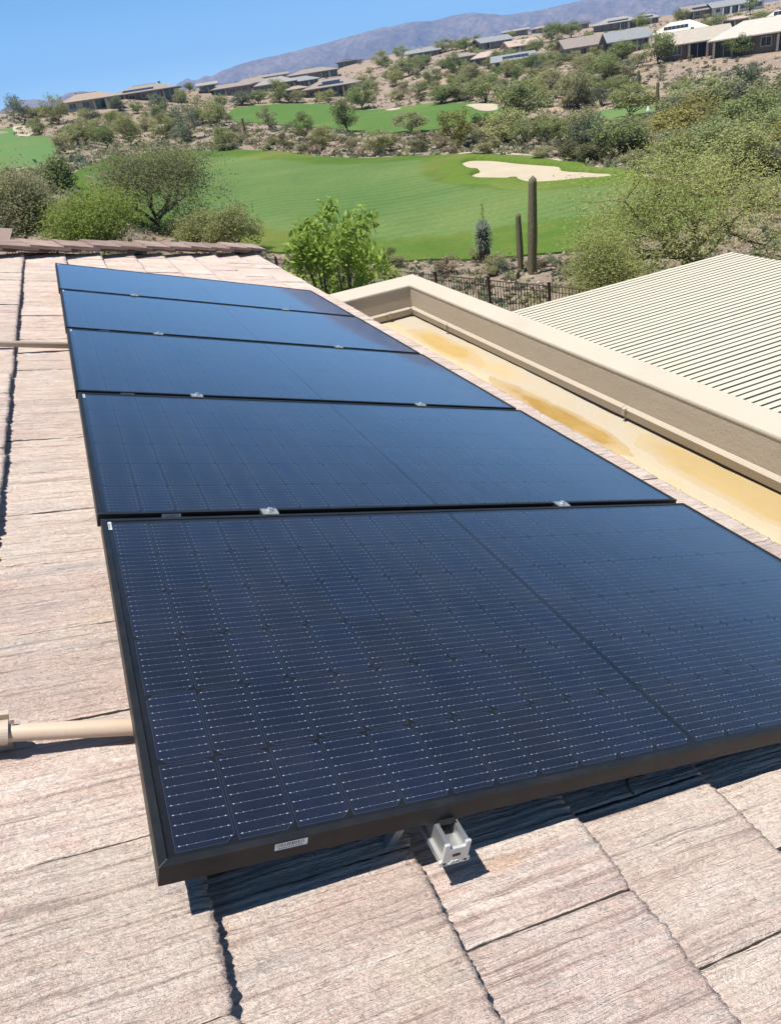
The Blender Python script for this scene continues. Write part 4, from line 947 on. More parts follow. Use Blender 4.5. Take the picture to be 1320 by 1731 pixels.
def mat_golf():
    t = NT('fairway and rough grass'); c = t.coord()
    at = t.n('ShaderNodeAttribute', attribute_name='mown').outputs['Fac']
    big = t.noise(t.mapping(c, (.03, .09, 1)), 1, 5, .6); fine = t.noise(c, 3.0, 4, .65); mid = t.noise(c, .35, 5, .65)
    wv = t.n('ShaderNodeTexWave', {'Vector': t.mapping(c, (.05, .22, 0)), 'Scale': 1.0, 'Distortion': 4.0, 'Detail': 2.0, 'Detail Scale': .6}, bands_direction='Y').outputs[0]
    pat = t.noise(t.mapping(c, (.014, .055, 1)), 1, 4, .55, .5)
    cut = t.mix(t.ramp(big, [(.35, (0, 0, 0)), (.65, (1, 1, 1))]), (.062, .122, .036), (.10, .16, .050)); cut = t.mix(t.math('MULTIPLY', wv, .4), cut, (.135, .19, .06))
    cut = t.mix(t.ramp(pat, [(.50, (0, 0, 0)), (.70, (.55, .55, .55))]), cut, (.165, .20, .065))
    rough = t.mix(t.ramp(big, [(.35, (0, 0, 0)), (.65, (1, 1, 1))]), (.050, .105, .015), (.115, .155, .028)); rough = t.mix(t.ramp(mid, [(.42, (.6, .6, .6)), (.6, (0, 0, 0))]), rough, (.055, .115, .018))
    rough = t.mix(t.ramp(pat, [(.52, (0, 0, 0)), (.7, (.6, .6, .6))]), rough, (.17, .165, .045))
    f = t.ramp(t.math('ADD', at, t.math('MULTIPLY_ADD', mid, .5, -.25)), [(.3, (0, 0, 0)), (.7, (1, 1, 1))])
    col = t.mix(f, rough, cut)
    col = t.mix(t.ramp(fine, [(.35, (.4, .4, .4)), (.6, (0, 0, 0))]), col, (.05, .095, .02))
    return t.done(t.principled(col, .95, 0, t.bump(t.math('ADD', fine, t.math('MULTIPLY', mid, 2.0)), .7, .07), .1))
def mat_desert():
    t = NT('desert gravel'); c = t.coord()
    a = t.noise(c, .035, 5, .6); b = t.noise(c, .4, 5, .65); g = t.noise(c, 5.0, 5, .75); v = t.voro(c, 2.2)
    col = t.ramp(a, [(.3, (.36, .27, .185)), (.5, (.30, .24, .19)), (.68, (.40, .305, .205))])
    col = t.mix(t.ramp(b, [(.4, (.6, .6, .6)), (.6, (0, 0, 0))]), col, (.215, .165, .135))
    col = t.mix(t.ramp(b, [(.58, (0, 0, 0)), (.72, (.7, .7, .7))]), col, (.47, .37, .26))
    col = t.mix(t.ramp(g, [(.36, (.75, .75, .75)), (.52, (0, 0, 0))]), col, (.11, .085, .065))
    col = t.mix(t.ramp(v, [(.08, (.8, .8, .8)), (.2, (0, 0, 0))]), col, (.46, .38, .29))
    return t.done(t.principled(col, .95, 0, t.bump(t.math('ADD', g, b), .8, .2), .1))
def mat_mountain():
    t = NT('mountain rock'); c = t.coord()
    a = t.noise(c, .0016, 6, .65); b = t.noise(c, .014, 7, .75)
    col = t.ramp(a, [(.3, (.13, .09, .07)), (.6, (.27, .19, .14))])
    col = t.mix(t.ramp(b, [(.42, (.6, .6, .6)), (.58, (0, 0, 0))]), col, (.05, .045, .036))
    return t.done(t.principled(col, 1.0, 0, None, 0))
def mat_cactus():
    t = NT('saguaro skin'); c = t.coord(); s = t.sep(c)
    b = t.noise(c, 6, 5, .7); g = t.noise(c, 30, 4, .7)
    col = t.mix(t.ramp(b, [(.4, (0, 0, 0)), (.6, (1, 1, 1))]), (.115, .135, .065), (.19, .15, .10))
    col = t.mix(t.ramp(g, [(.5, (0, 0, 0)), (.7, (.7, .7, .7))]), col, (.30, .25, .17))
    return t.done(t.principled(col, .9, 0, None, .1))

M = {}
M['tile'] = mat_tile(); M['cap'] = mat_cap(); M['cell'] = mat_cell(); M['glass'] = mat_glass(); M['frame'] = mat_frame()
M['cell_edge'] = simple('cell edge line', (.035, .050, .085), .4)
M['backsheet'] = simple('black backsheet', (.0022, .0025, .0035), .6, spec=.2)
M['wire'] = simple('cell wire', (.19, .21, .25), .35, .3, .1, 40)
M['pad'] = simple('solder pad', (.52, .55, .60), .3, .2, .1, 90)
M['sticker'] = simple('paper sticker', (.62, .66, .68), .6, 0, .18, 160)
M['print'] = simple('sticker print', (.03, .03, .03), .6)
M['alu'] = simple('mill aluminium', (.62, .63, .62), .36, .85, .1, 60)
M['alu_cast'] = simple('cast end cap', (.56, .57, .55), .5, .4, .1, 80, .2, 300)
M['alu_dark'] = simple('worn clamp metal', (.36, .39, .40), .45, .6, .3, 120)
M['black'] = simple('black plastic', (.012, .012, .012), .5)
M['felt_joint_shade'] = simple('roof underlay and joint shade', (.05, .045, .04), .95)
M['conduit'] = simple('painted conduit', (.50, .385, .285), .45, 0, .08, 30, .05, 200)
M['fitting'] = simple('conduit fitting', (.53, .43, .33), .4, .2, .1, 40)
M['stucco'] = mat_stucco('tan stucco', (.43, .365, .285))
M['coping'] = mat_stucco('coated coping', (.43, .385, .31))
M['foam'] = mat_foam()
M['flash'] = simple('painted flashing', (.36, .305, .24), .5, 0, .1, 5, .08, 60)
M['perg'] = simple('cream aluminium slats', (.50, .455, .35), .55, 0, .06, 3)
M['patio'] = simple('patio concrete', (.20, .175, .145), .9, 0, .15, 2, .3, 40)
M['iron'] = simple('brown iron', (.035, .022, .016), .55, .3, .2, 20)
M['bark'] = simple('dark bark', (.075, .058, .045), .95, 0, .35, 9, .6, 30)
M['bark_green'] = simple('green bark', (.16, .155, .075), .9, 0, .25, 6, .3, 30)
M['desert'] = mat_desert(); M['mount'] = mat_mountain(); M['cactus'] = mat_cactus()
M['sand'] = simple('bunker sand', (.385, .325, .235), .95, 0, .14, .5, .6, 1.2)
M['path'] = simple('concrete path', (.36, .31, .25), .9, 0, .1, 2)
M['golf'] = mat_golf()
M['rough'] = mat_grass('rough grass', (.085, .14, .02), (.125, .165, .03), (.065, .125, .018))
M['cut'] = mat_grass('mown fairway', (.075, .155, .050), (.10, .175, .060), (.135, .205, .070), (.02, .3))
M['cut2'] = mat_grass('second fairway', (.07, .14, .03), (.105, .165, .038), (.055, .125, .035), (.02, .16))
LEAF = {
 'ironwood': mat_leaf('ironwood leaves', (.205, .22, .11), (.31, .315, .165)),
 'bright': mat_leaf('bright tree leaves', (.20, .27, .06), (.32, .37, .11)),
 'olive': mat_leaf('olive bush leaves', (.235, .24, .125), (.34, .335, .185)),
 'mesquite': mat_leaf('mesquite leaves', (.17, .21, .085), (.265, .305, .135)),
 'palo': mat_leaf('palo verde leaves', (.205, .23, .095), (.31, .32, .14)),
 'yellow': mat_leaf('yellow palo verde leaves', (.215, .215, .075), (.32, .30, .11)),
 'pale': mat_leaf('pale green leaves', (.20, .25, .13), (.28, .33, .18)),
 'grey': mat_leaf('grey desert leaves', (.125, .16, .105), (.20, .225, .15)),
 'dry': mat_leaf('dry brown twigs', (.20, .16, .11), (.28, .235, .16)),
 'dark': mat_leaf('dark bush leaves', (.085, .095, .05), (.155, .155, .08)),
 'young': mat_leaf('young tree leaves', (.14, .23, .04), (.31, .41, .09), .42),
 'yucca': mat_leaf('yucca leaves', (.25, .29, .22), (.42, .45, .36)),
 'airy': mat_leaf('airy palo verde leaves', (.235, .27, .09), (.345, .37, .14)),
}
# ------------------------------------------------------------------ terrain and golf course
def smooth_outline(pts, n=6):
    out = []; L = len(pts)
    for i in range(L):
        p0, p1, p2, p3 = (np.array(pts[(i+k-1) % L]) for k in range(4))
        for s in range(n):
            t = s/n
            out.append(tuple(.5*((2*p1) + (-p0+p2)*t + (2*p0-5*p1+4*p2-p3)*t*t + (-p0+3*p1-3*p2+p3)*t**3)))
    return out
def inside(x, y, poly):
    c = False; j = len(poly)-1
    for i in range(len(poly)):
        xi, yi = poly[i]; xj, yj = poly[j]
        if (yi > y) != (yj > y) and x < (xj-xi)*(y-yi)/(yj-yi)+xi: c = not c
        j = i
    return c
def build_ground():
    azs = [-180+6*i for i in range(27)] + [-17+.3*i for i in range(0, 270)] + [65+5*i for i in range(0, 23)]
    azs = sorted(set(round(a, 3) for a in azs if a < 180))
    rs = [5.0]
    while rs[-1] < 560: rs.append(rs[-1]*1.022)
    while rs[-1] < 9000: rs.append(rs[-1]*1.12)
    V = [(CAM[0], CAM[1], -4.0)]; n = len(azs)
    for r in rs:
        for a in azs:
            x = CAM[0]+r*math.sin(math.radians(a)); y = CAM[1]+r*math.cos(math.radians(a))
            V.append((x, y, terrain(x, y)))
    F = []
    for i in range(len(rs)-1):
        for k in range(n):
            k2 = (k+1) % n
            F.append((1+i*n+k, 1+(i+1)*n+k, 1+(i+1)*n+k2, 1+i*n+k2))
    me = mesh_np('ground', V, F, M['desert'], True)
    o = obj('ground', me); tag(o, kind='structure')
    return o
build_ground()
def drape(name, outline, step, mat, lift, sink=0.0, n=6):
    ol = smooth_outline(outline, n)
    ol = [(p[0]+.12*step*noise.noise(Vector((p[0]*.9, p[1]*.9, 1))), p[1]+.12*step*noise.noise(Vector((p[0]*.9, p[1]*.9, 7)))) for p in ol]
    xs = [p[0] for p in ol]; ys = [p[1] for p in ol]
    pts = [Vector((p[0], p[1])) for p in ol]; E = [(i, (i+1) % len(ol)) for i in range(len(ol))]
    rr = random.Random(3)
    x = min(xs)
    while x < max(xs):
        y = min(ys)
        while y < max(ys):
            px, py = x+rr.uniform(-.2, .2)*step, y+rr.uniform(-.2, .2)*step
            if inside(px, py, ol): pts.append(Vector((px, py)))
            y += step
        x += step
    v, e, f, *_ = delaunay_2d_cdt(pts, E, [], 1, 1e-4)
    V = []
    nb = len(ol)
    for i, p in enumerate(v):
        z = terrain(p.x, p.y)+lift
        if sink:
            d = min((p.x-q[0])**2+(p.y-q[1])**2 for q in ol)**.5
            z -= sink*min(1, d/2.0)
        V.append((p.x, p.y, z))
    T = [t for t in f if len(t) == 3]
    pos = {(round(p.x, 3), round(p.y, 3)): i for i, p in enumerate(v)}
    T = [tuple(t) for t in T]
    for a, b in zip(ol, ol[1:]+ol[:1]):            # turf edge turned down into the soil
        k = len(V)
        for q in (a, b): V.append((q[0], q[1], terrain(*q)+lift))
        for q in (a, b): V.append((q[0], q[1], terrain(*q)+lift-.5))
        T += [(k, k+1, k+3), (k, k+3, k+2)]
    me = mesh_np(name, V, T, mat, True)
    me.update()
    if me.polygons and me.polygons[0].normal.z < 0: me.flip_normals()
    o = obj(name, me); tag(o, kind='structure'); return o
fw = drape('fairway', F1_OUT, 1.5, M['golf'], .11)
CUT = np.array(smooth_outline(F1cut_OUT, 3)); CUTL = [tuple(p) for p in CUT]
mown = fw.data.attributes.new('mown', 'FLOAT', 'POINT')
for i_, v_ in enumerate(fw.data.vertices):
    d_ = float(np.min(np.hypot(CUT[:, 0]-v_.co.x, CUT[:, 1]-v_.co.y)))
    sgn = 1 if inside(v_.co.x, v_.co.y, CUTL) else -1
    mown.data[i_].value = max(0.0, min(1.0, .5+sgn*d_/3.0))
drape('fairway', F0_OUT, 4, M['cut'], .10)
drape('fairway', F2_OUT, 3.0, M['cut2'], .14)
drape('putting_green', G_OUT, 2.5, M['cut'], .12)
drape('sand_bunker', B1_OUT, .8, M['sand'], .15)
def bunker_lip(outline, h_far, h_near):
    ol = smooth_outline(outline, 6); cxy = np.mean(np.array(ol), 0); V = []; F = []; n = len(ol)
    far = np.array(cxy)-np.array(CAM[:2]); far /= np.linalg.norm(far)
    for i, p in enumerate(ol):
        a = np.array(ol[i-1]); b = np.array(ol[(i+1) % n]); d = b-a; nr = np.array([d[1], -d[0]]); nr /= np.linalg.norm(nr)+1e-9
        if inside(*(np.array(p)+nr*.05), ol): nr = -nr
        k = .5+.5*float(nr@far); h = h_near+(h_far-h_near)*k; h *= 1+.3*noise.noise(Vector((p[0]*.5, p[1]*.5, 4)))
        for w, z in ((-.10, .08), (.05, h*.8+.13), (.5, h+.13), (1.6, h*.45+.12), (2.6, .03)):
            q = np.array(p)+nr*w; V.append((q[0], q[1], terrain(q[0], q[1])+.02+z))
    for i in range(n):
        for j in range(4):
            i2 = (i+1) % n; F.append((i*5+j, i*5+j+1, i2*5+j+1, i2*5+j))
    me = mesh_np('bunker_lip', V, F, M['rough'], True); me.update()
    if sum(p.normal.z for p in me.polygons) < 0: me.flip_normals()
    tag(obj('bunker_lip', me), kind='structure')
bunker_lip(B1_OUT, .38, .10)
drape('sand_bunker', B2_OUT, 1.2, M['sand'], .18)
drape('sand_bunker', B3_OUT, 1.2, M['sand'], .18)
drape('sand_bunker', B0_OUT, 2.5, M['sand'], .14)
def ribbon(name, line, width, mat, lift):
    L = []
    for i in range(len(line)-1):
        p0, p1, p2, p3 = (np.array(line[max(0, min(len(line)-1, i+k-1))]) for k in range(4))
        for s in range(8):
            t = s/8; L.append(.5*((2*p1)+(-p0+p2)*t+(2*p0-5*p1+4*p2-p3)*t*t+(-p0+3*p1-3*p2+p3)*t**3))
    V, F = [], []
    for i, p in enumerate(L):
        d = L[min(i+1, len(L)-1)]-L[max(i-1, 0)]; d = d/np.linalg.norm(d); nrm = np.array([-d[1], d[0]])
        for s in (-.5, .5):
            q = p+nrm*width*s; V.append((q[0], q[1], terrain(q[0], q[1])+lift))
    for i in range(len(L)-1): F.append((2*i, 2*i+1, 2*i+3, 2*i+2))
    me = mesh_np(name, V, F, mat, True); me.update()
    if me.polygons[0].normal.z < 0: me.flip_normals()
    return tag(obj(name, me), kind='structure')
ribbon('cart_path', PATH_LINE, 1.1, M['path'], .10)

# mountains ----------------------------------------------------------------
def interp(tab, a):
    if a <= tab[0][0]: return tab[0][1]-(tab[0][0]-a)*.4
    for (a0, e0), (a1, e1) in zip(tab, tab[1:]):
        if a <= a1: return e0+(e1-e0)*(a-a0)/(a1-a0)
    return tab[-1][1]
def build_range(name, ridge, dist, a0, a1, step, seed, label):
    na = int((a1-a0)/step)+1; nr = 46
    V = []
    zb = -45.0
    for j in range(nr):
        t = j/(nr-8)
        for i in range(na):
            a = a0+i*step
            el = max(-.3, interp(ridge, a))
            crest = CAM[2]+dist*math.tan(math.radians(el))
            r = dist*(.74+.26*t)
            x = CAM[0]+r*math.sin(math.radians(a)); y = CAM[1]+r*math.cos(math.radians(a))
            g = noise.multi_fractal(Vector((x*.0011+seed, y*.0011, seed)), 1.0, 2.1, 6)
            rg = 1-abs(noise.noise(Vector((x*.0030, y*.0018, seed*2))))*1.5-abs(noise.noise(Vector((x*.0085, y*.006, seed))))*.45+.1
            if t <= 1:
                h = zb+(crest-zb)*(t**1.25)
                amp = (crest-zb)*.52*math.sin(math.pi*min(1, t))
                h += amp*(rg-.75)+amp*.18*(g-1)
                if t > .9: h += (crest-zb)*.02*(rg-.7)
            else:
                h = crest-(crest-zb)*(t-1)*2.2
            V.append((x, y, h))
    F = [(j*na+i, j*na+i+1, (j+1)*na+i+1, (j+1)*na+i) for j in range(nr-1) for i in range(na-1)]
    me = mesh_np(name, V, F, M['mount'], False); me.update()
    if me.polygons[0].normal.z < 0: me.flip_normals()
    return tag(obj(name, me), label, kind='structure')
build_range('mountain_range', RIDGE_MAIN, 9000, 6.0, 60, .13, 3.1, 'long blue hazy mountain range rising to the right')
build_range('mountain_range', RIDGE_WEST, 8000, -8, 12.5, .13, 7.7, 'low blue hazy mountains behind the left hilltop houses')

# ------------------------------------------------------------------ the house under the panels
A = ROLLPITCH
ROOF_ROT = (0, A, 0)
RM = Matrix.Rotation(A, 4, 'Y')                  # roof frame: x down the slope, y along the eave, z off the roof
HIP0, HIPK = 6.75, math.cos(A)
EAVE = 2.24; COURSE = .309; TW = .300; TH = .027; TOPH = -.105
house = empty('house'); tag(house, 'house with pinkish concrete tile roof and flat stucco-walled roof under the panels', 'house')
mb = MB()
mb.add([(-3.2, -4.2, -.168), (2.20, -4.2, -.168), (2.20, HIP0+HIPK*2.20, -.168), (-3.2, HIP0-HIPK*3.2, -.168)], [(0, 1, 2, 3)])
roof = mb.obj('roof', M['felt_joint_shade'], house); roof.rotation_euler = ROOF_ROT

def tile_mesh(name, seed, y0=None, x1=None, nx=30, ny=42):
    """one flat concrete tile: head at x=-.365, butt at x=0; clipped on the hip when y0 is given"""
    L = .352; W = TW-.0026
    V = []; F = []
    s = seed*17.3
    for i in range(nx+1):
        fx = i/nx; x = -L*(1-fx)
        for j in range(ny+1):
            y = W*j/ny
            ed = min(y, W-y)
            xx = x
            if fx > .9:
                k = (fx-.9)/.1
                jag = .0045*noise.noise(Vector((y*38, s, 0)))+.0050*noise.noise(Vector((y*120, s, 5)))+.0025*noise.noise(Vector((y*290, s, 7)))
                rc = .006*max(0, 1-ed/.014)**2
                xx = x+k*(jag-rc)
            yy = y+(.0016*noise.noise(Vector((x*50, s+y*3, 9))) if ed < .01 else 0)
            z = TH*xx/COURSE
            rib = noise.noise(Vector((xx*2.2+.3*noise.noise(Vector((xx*14, yy*9, s))), yy*58, s)))
            z += .0034*(1-abs(rib)*2.2)*.6+.0012*noise.noise(Vector((xx*26, yy*80, s+4)))+.0010*noise.noise(Vector((xx*70, yy*110, s+3)))+.0018*noise.noise(Vector((xx*5, yy*7, s+8)))
            if fx > .95: z -= .0025*((fx-.95)/.05)**2
            z -= .002*max(0, 1-ed/.004)
            if y0 is not None:
                lim = HIP0+HIPK*(x1+xx)-y0-.03
                yy = max(0.0, min(yy, lim))
            V.append((xx, yy, z))
    n = ny+1
    for i in range(nx):
        for j in range(ny): F.append((i*n+j, (i+1)*n+j, (i+1)*n+j+1, i*n+j+1))
    # skirt
    loop = [i*n for i in range(nx+1)] + [nx*n+j for j in range(1, n)] + [i*n+ny for i in range(nx-1, -1, -1)]
    b = len(V)
    for q, vi in enumerate(loop):
        v = V[vi]; jg = .002*noise.noise(Vector((v[0]*60, v[1]*60, s+2)))
        V.append((v[0]-.002+jg, v[1], v[2]-TH-.002))
    for q in range(len(loop)-1): F.append((loop[q], b+q, b+q+1, loop[q+1]))
    me = mesh_np(name, V, F, [M['tile'], M['felt_joint_shade']], True)
    ns = len(loop)-1; f0 = len(F)-ns                 # side joint faces coloured dark to stand in for shade between tiles
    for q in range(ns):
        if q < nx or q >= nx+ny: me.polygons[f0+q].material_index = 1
    return me
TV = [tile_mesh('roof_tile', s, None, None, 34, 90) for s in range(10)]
rt = random.Random(11)
rest = MB()
for k in range(-9, 8):
    xb = .077+COURSE*k
    phase = .16 if k % 2 == 0 else .03
    j = int((-4.0-phase)/TW)
    while True:
        y0 = phase+j*TW; j += 1
        if y0 > HIP0+HIPK*xb-.06: break
        if xb < -.62 or y0 < -.75:                 # never in the photograph: plain joined tiles
            ytop = min(y0+TW-.004, HIP0+HIPK*(xb-.33)-.02)
            if ytop > y0:
                z1 = TOPH; z0 = TOPH-TH*.36/COURSE
                rest.add([(xb-.36, y0, z0), (xb, y0, z1), (xb, ytop, z1), (xb-.36, ytop, z0),
                          (xb, y0, z1-TH), (xb, ytop, z1-TH)], [(0, 1, 2, 3), (1, 4, 5, 2)])
            continue
        cut = y0+TW > HIP0+HIPK*(xb-.365)-.03
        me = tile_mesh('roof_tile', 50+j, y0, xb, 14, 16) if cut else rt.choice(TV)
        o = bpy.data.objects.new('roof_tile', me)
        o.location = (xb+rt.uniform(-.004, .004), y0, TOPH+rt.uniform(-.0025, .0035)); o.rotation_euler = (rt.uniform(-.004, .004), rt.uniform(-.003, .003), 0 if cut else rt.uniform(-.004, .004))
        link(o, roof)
        if k == 2 and y0 < -.03 < y0+TW:
            o.material_slots[0].link = 'OBJECT'; o.material_slots[0].material = mat_tile('stained roof tile', (-.17, -.03-y0))
ro = rest.obj('roof_tile_field', M['tile'], roof); tag(ro, kind='stuff')
# the roof face beyond the hip
mb = MB()
def rp(x, y, h): return RM @ Vector((x, y, h))
c0 = rp(EAVE, HIP0+HIPK*EAVE, -.14); c1 = rp(-3.2, HIP0-HIPK*3.2, -.14)
mb.add([c0, c1, (-9, c1.y, c1.z), (-9, c0.y, c0.z)], [(0, 1, 2, 3)])
mb.obj('far_roof_face', M['cap'], house)
# hip caps
def cap_mesh(seed):
    m_ = MB(); n = 8; L = .42; w = .14; dz = .058; th = .026
    prof = [(-w, -dz), (-.012, 0), (.012, 0), (w, -dz), (w-.004, -dz-th), (0, -th-.004), (-w+.004, -dz-th)]
    vs = []
    for i in range(n+1):
        x = L*i/n
        for (a, b) in prof:
            jx = .004*noise.noise(Vector((a*60, b*60, seed))) if i in (0, n) else 0
            vs.append((x+jx, a+.0025*noise.noise(Vector((x*40, a*9, seed))), b+.002*noise.noise(Vector((x*25, a*50, seed+4)))))
    q = len(prof); fs = []
    for i in range(n):
        for k in range(q): fs.append((i*q+k, i*q+(k+1) % q, (i+1)*q+(k+1) % q, (i+1)*q+k))
    fs += [tuple(range(q))[::-1], tuple(range(n*q, n*q+q))]
    m_.add(vs, fs); return m_.mesh('hip_cap', M['cap'])
CV = [cap_mesh(s*3.7) for s in range(4)]
hd = (rp(1, HIP0+HIPK, -.15)-rp(0, HIP0, -.15)); hl = hd.length; hd.normalize()
hy = Vector((-1, 1, 0)).normalized(); hz = hd.cross(hy)
if hz.z < 0: hy = -hy; hz = hd.cross(hy)
xcap = EAVE+.02; i = 0
while xcap > -2.6:
    base = rp(xcap, HIP0+HIPK*xcap, .006)-hd*.40
    tilt = Matrix.Rotation(-.045+rt.uniform(-.01, .01), 4, hy)
    R3 = Matrix((hd, hy, hz)).transposed().to_4x4()
    o = bpy.data.objects.new('hip_cap', CV[i % 4]); link(o, house)
    yawj = Matrix.Rotation(rt.uniform(-.02, .02), 4, hz)
    o.matrix_basis = Matrix.Translation(base+hz*rt.uniform(-.004, .006)) @ yawj @ tilt.inverted() @ R3
    xcap -= .345/hl; i += 1
# fascia under the eave, flat roof, parapet
mb = MB(); e0 = rp(EAVE-.05, 0, -.165)
mb.box(e0.x-.03, e0.x, -4.2, 8.8, -1.12, e0.z-.004); mb.obj('fascia', M['flash'], house)
def flat_roof():
    V = []; F = []; nx, ny = 24, 120
    x0, x1, y0, y1 = 2.0, 2.80, -4.2, 5.72
    for i in range(nx+1):
        for j in range(ny+1):
            x = x0+(x1-x0)*i/nx; y = y0+(y1-y0)*j/ny
            z = -1.1+.012*noise.noise(Vector((x*3, y*1.2, 2)))+.004*noise.noise(Vector((x*14, y*14, 5)))
            z += .05*max(0, (2.36-x)/.3)
            V.append((x, y, z))
    n = ny+1
    for i in range(nx):
        for j in range(ny): F.append((i*n+j, (i+1)*n+j, (i+1)*n+j+1, i*n+j+1))
    return obj('flat_roof', mesh_np('flat_roof', V, F, M['foam'], True), house)
flat_roof()
PX0, PX1, PY0, PY1, PZ = 2.775, 2.965, 5.68, 6.04, -.835
mb = MB()
pol = [(PX0, -4.2), (PX1, -4.2), (PX1, PY1), (2.08, PY1), (2.08, PY0), (PX0, PY0)]
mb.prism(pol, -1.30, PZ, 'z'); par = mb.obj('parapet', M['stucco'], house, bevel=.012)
mb = MB(); g_ = .004
pol = [(PX0-g_, -4.21), (PX1+g_, -4.21), (PX1+g_, PY1+g_), (2.076, PY1+g_), (2.076, PY0-g_), (PX0-g_, PY0-g_)]
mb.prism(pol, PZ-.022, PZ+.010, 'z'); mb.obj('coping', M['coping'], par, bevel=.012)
# base flashing in lengths with a lap joint and a screw at each end
def flashing(p, q, out):
    p = Vector(p); q = Vector(q); d = (q-p); L = d.length; d.normalize(); o_ = Vector(out)
    prof = [(0.002, -1.018), (.030, -1.027), (.034, -1.030), (.026, -1.082), (.023, -1.082), (.030, -1.032), (.002, -1.024)]
    m_ = MB(); n = len(prof); vs = []
    for t in (0, L):
        for a, z in prof:
            v = p+d*t+o_*a; vs.append((v.x, v.y, z))
    fs = [(i, (i+1) % n, n+(i+1) % n, n+i) for i in range(n)]+[tuple(range(n))[::-1], tuple(range(n, 2*n))]
    m_.add(vs, fs); f_o = m_.obj('flashing', M['flash'], house)
    s_ = MB(); c = p+d*.03+o_*.036
    s_.box(c.x-.012, c.x+.012, c.y-.012, c.y+.012, -1.062, -1.022); s_.obj('lap_clip', M['flash'], f_o)
ys = [PY0-.004, 4.95, 2.62, 1.28, -.4, -2.4, -4.2]
for y0, y1 in zip(ys, ys[1:]): flashing((PX0, y0, 0), (PX0, y1+.003, 0), (-1, 0, 0))
flashing((2.50, PY0, 0), (PX0-.036, PY0, 0), (0, -1, 0)); flashing((2.10, PY0, 0), (2.497, PY0, 0), (0, -1, 0))
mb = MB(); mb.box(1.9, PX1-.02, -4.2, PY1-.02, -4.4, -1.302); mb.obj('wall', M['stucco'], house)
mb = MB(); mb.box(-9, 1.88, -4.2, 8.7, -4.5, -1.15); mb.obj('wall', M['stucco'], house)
# patio and pergola
mb = MB(); mb.box(2.9, 8.4, -5.0, 7.0, -4.7, -3.96); po = mb.obj('patio', M['patio'], None); tag(po, kind='structure')
perg = empty('pergola', (3.0, 4.73, -3.96)); tag(perg, 'cream slatted aluminium pergola behind the stucco parapet', 'pergola')
PITCH = .0601
sm = MB(); sm.box(0, 2.60, -.0415, 0, -.060, 0)
slat_me = sm.mesh('slat', M['perg'])
for k in range(100):
    o = obj('slat', slat_me, perg, (rt.uniform(0, .004), -k*PITCH, 2.96+rt.uniform(-.001, .001)))
for xb in (.35, 2.25):
    mb = MB(); mb.box(xb, xb+.09, -6.0, -.05, 2.70, 2.898); mb.obj('beam', M['perg'], perg)
for xb in (.34, 2.24):
    for yb in (-.4, -3.2, -5.8):
        mb = MB(); mb.box(xb, xb+.11, yb-.11, yb, 0, 2.697); mb.obj('post', M['perg'], perg)

# iron view fence ----------------------------------------------------------
def view_fence(p0, direction, n0, n1, spacing, label, height=1.5, top=None, group=None):
    d = Vector((*direction, 0)).normalized()
    st = Vector((*p0, 0))+d*spacing*n0
    root = empty('iron_fence', (st.x, st.y, terrain(st.x, st.y))); tag(root, label, 'fence', group)
    pm = MB().box(-.035, .035, -.035, .035, -.3, height+.07).box(-.042, .042, -.042, .042, height+.07, height+.085).mesh('post', M['iron'])
    km = MB().box(-.008, .008, -.008, .008, .08, height-.03).mesh('picket', M['iron'])
    ang = math.atan2(d.y, d.x)
    for k in range(n0, n1+1):
        p = Vector((*p0, 0))+d*spacing*k; zg = top-height if top is not None else terrain(p.x, p.y)
        obj('post', pm, root, (p.x-root.location.x, p.y-root.location.y, zg-root.location.z), (0, 0, ang))
        if k == n1: break
        q = p+d*spacing; zq = top-height if top is not None else terrain(q.x, q.y)
        rl = MB()
        for hh in (height-.03, height-.2, .1):
            rl.tube([(p.x-root.location.x, p.y-root.location.y, zg+hh-root.location.z), (q.x-root.location.x, q.y-root.location.y, zq+hh-root.location.z)], .016, 4)
        rl.obj('rail', M['iron'], root)
        n = int(spacing/.115)
        for i in range(1, n):
            t = i/n; s = p.lerp(q, t)
            obj('picket', km, root, (s.x-root.location.x, s.y-root.location.y, zg*(1-t)+zq*t-root.location.z), (0, 0, ang))
view_fence((11.81, 21.05), (.344, -.939), -6, 2, 2.39, 'brown iron view fence behind the parapet below the saguaros', 1.5, -5.2)
